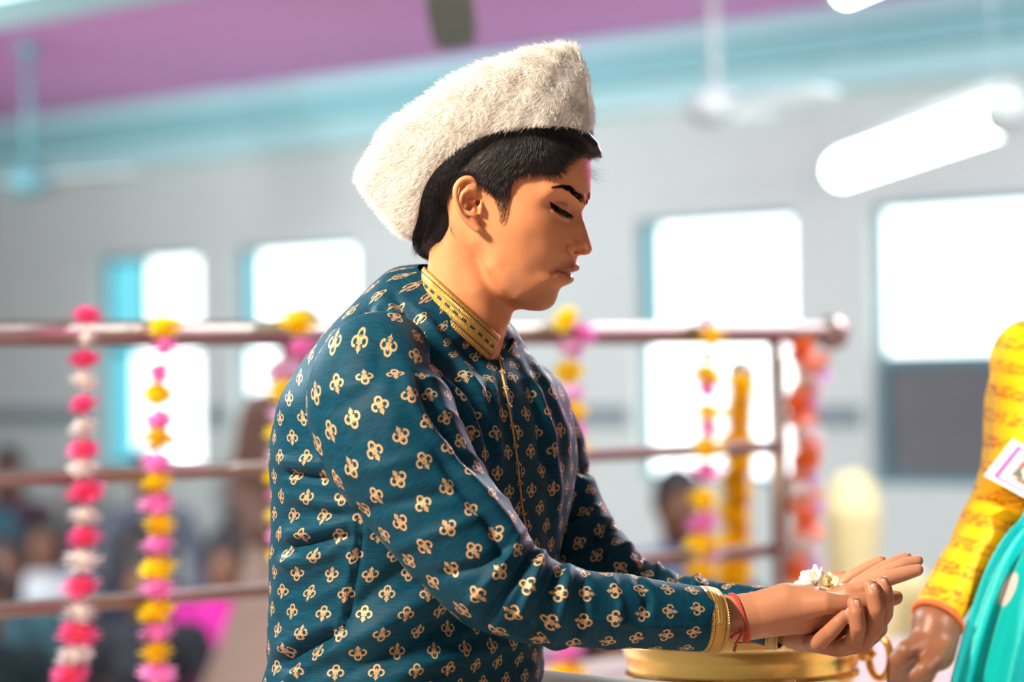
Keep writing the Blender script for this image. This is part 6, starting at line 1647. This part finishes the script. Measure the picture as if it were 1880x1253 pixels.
# turquoise shawl hanging from the shoulder, in folds
M['shawl'], nt, b = new_mat('turquoise_cloth')
u, v_ = uv_xy(nt)
mot = None
for cu_, cv_, au, av in ((.036, .155, .0085, .022), (.040, .36, .0085, .022), (.105, .08, .0085, .022), (.108, .26, .0085, .022), (.175, .17, .0085, .022)):
    q = (((u - cu_) / au) * ((u - cu_) / au) + ((v_ - cv_) / av) * ((v_ - cv_) / av)).sqrt().step(1.05, .85)
    mot = q if mot is None else mot.max(q)
cl = mixc(nt, noise(nt, 300, 3).step(.3, .8), (.0, .40, .40), (.0, .47, .46)); cl = mixc(nt, mot, cl, (.72, .55, .52)); nt.links.new(cl, b.inputs['Base Color']); b.inputs['Roughness'].default_value = .45
SD = 3.465
edge = smooth_path([(1893, 900), (1880, 948), (1848, 985), (1818, 1035), (1796, 1090), (1776, 1150), (1757, 1215), (1742, 1275), (1728, 1345), (1715, 1420), (1700, 1500)], 70)
NW = 60; V = []; UVs = []
for i, (ex_, ey) in enumerate(edge):
    for j in range(NW):
        s_ = j / (NW - 1); wid = 330 + 60 * i / 70
        fold_ = .021 * math.sin(s_ * 15.5 - .55 + .25 * math.sin(i * .05)) + .007 * math.sin(s_ * 34 + 1 + i * .02) + .004 * math.sin(s_ * 60)
        dd = SD + fold_ * min(1, .35 + i / 20) - .03 * math.sin(math.pi * s_) + .02 * (1 - i / 70) + .17 * max(0, 1 - i / 13) ** 2 * min(1, s_ * 5)
        V.append(np.array(at(ex_ + wid * s_, ey - 36 * s_ * (1 - i / 90), dd))); UVs.append((s_ * wid / FPX * SD, i / 70 * .40))
V = np.array(V); nV = len(V); G_ = V.reshape(70, NW, 3); no = np.cross(np.gradient(G_, axis=0), np.gradient(G_, axis=1)); no /= np.linalg.norm(no, axis=2, keepdims=True)
Vb = (G_ - no * np.sign((no @ np.array(fwd)).mean()) * -.0022).reshape(-1, 3)
F1 = grid_faces(70, NW); loop = [j for j in range(NW)] + [i * NW + NW - 1 for i in range(1, 70)] + [69 * NW + j for j in range(NW - 2, -1, -1)] + [i * NW for i in range(68, 0, -1)]
F = np.concatenate([F1, F1[:, ::-1] + nV, np.array([(b2, a2, a2 + nV, b2 + nV) for a2, b2 in zip(loop, loop[1:] + loop[:1])])])
cloth('shawl', np.concatenate([V, Vb]), F, np.array(UVs + UVs), M['shawl'], priest)
# picture card with a pink border pinned above the shawl
card = empty('picture_card', at(1862, 862, 3.53)); tag(card, 'white picture card with a pink border on the orange yellow kurta', 'card')
c0, c1, c2 = at(1806, 874, 3.53), at(1860, 806, 3.53), at(1893, 921, 3.53)
ea, eb = (c1 - c0), (c2 - c0); nrm = ea.cross(eb).normalized(); nrm = nrm if nrm.dot(fwd) < 0 else -nrm
ea *= 1.9; eb *= 1.35
if True: ea = ea / 1.9
M['card'], nt, b = new_mat('printed_card')
u, v_ = uv_xy(nt)
eu = u.min(u * -1 + 1); ev = v_.min(v_ * -1 + 1.0); ed_ = (eu * 1.0).min(ev * 1.3)
pink = ed_.step(.10, .115) * ed_.step(.185, .17)
nzc = noise(nt, 80, 2)
cl = mixc(nt, nzc.step(.45, .55), (.10, .16, .12), (.55, .12, .10)); cl = mixc(nt, noise(nt, 130, 2).step(.5, .56), cl, (.72, .68, .60))
cl = mixc(nt, ed_.step(.28, .30), (.82, .80, .78), cl); cl = mixc(nt, pink, cl, (.85, .13, .45)); nt.links.new(cl, b.inputs['Base Color']); b.inputs['Roughness'].default_value = .4
Vq = [c0, c0 + eb, c0 + eb + ea, c0 + ea]; Vq = Vq + [p - nrm * .004 for p in Vq]
co = cloth('card_sheet', np.array([list(p) for p in Vq]), np.array([(0, 1, 2, 3), (7, 6, 5, 4), (0, 4, 5, 1), (1, 5, 6, 2), (2, 6, 7, 3), (3, 7, 4, 0)]), np.array([(0, 0), (1, 0), (1, 1), (0, 1)] * 2), M['card'], card)
co.data.polygons.foreach_set('use_smooth', [False] * 6)
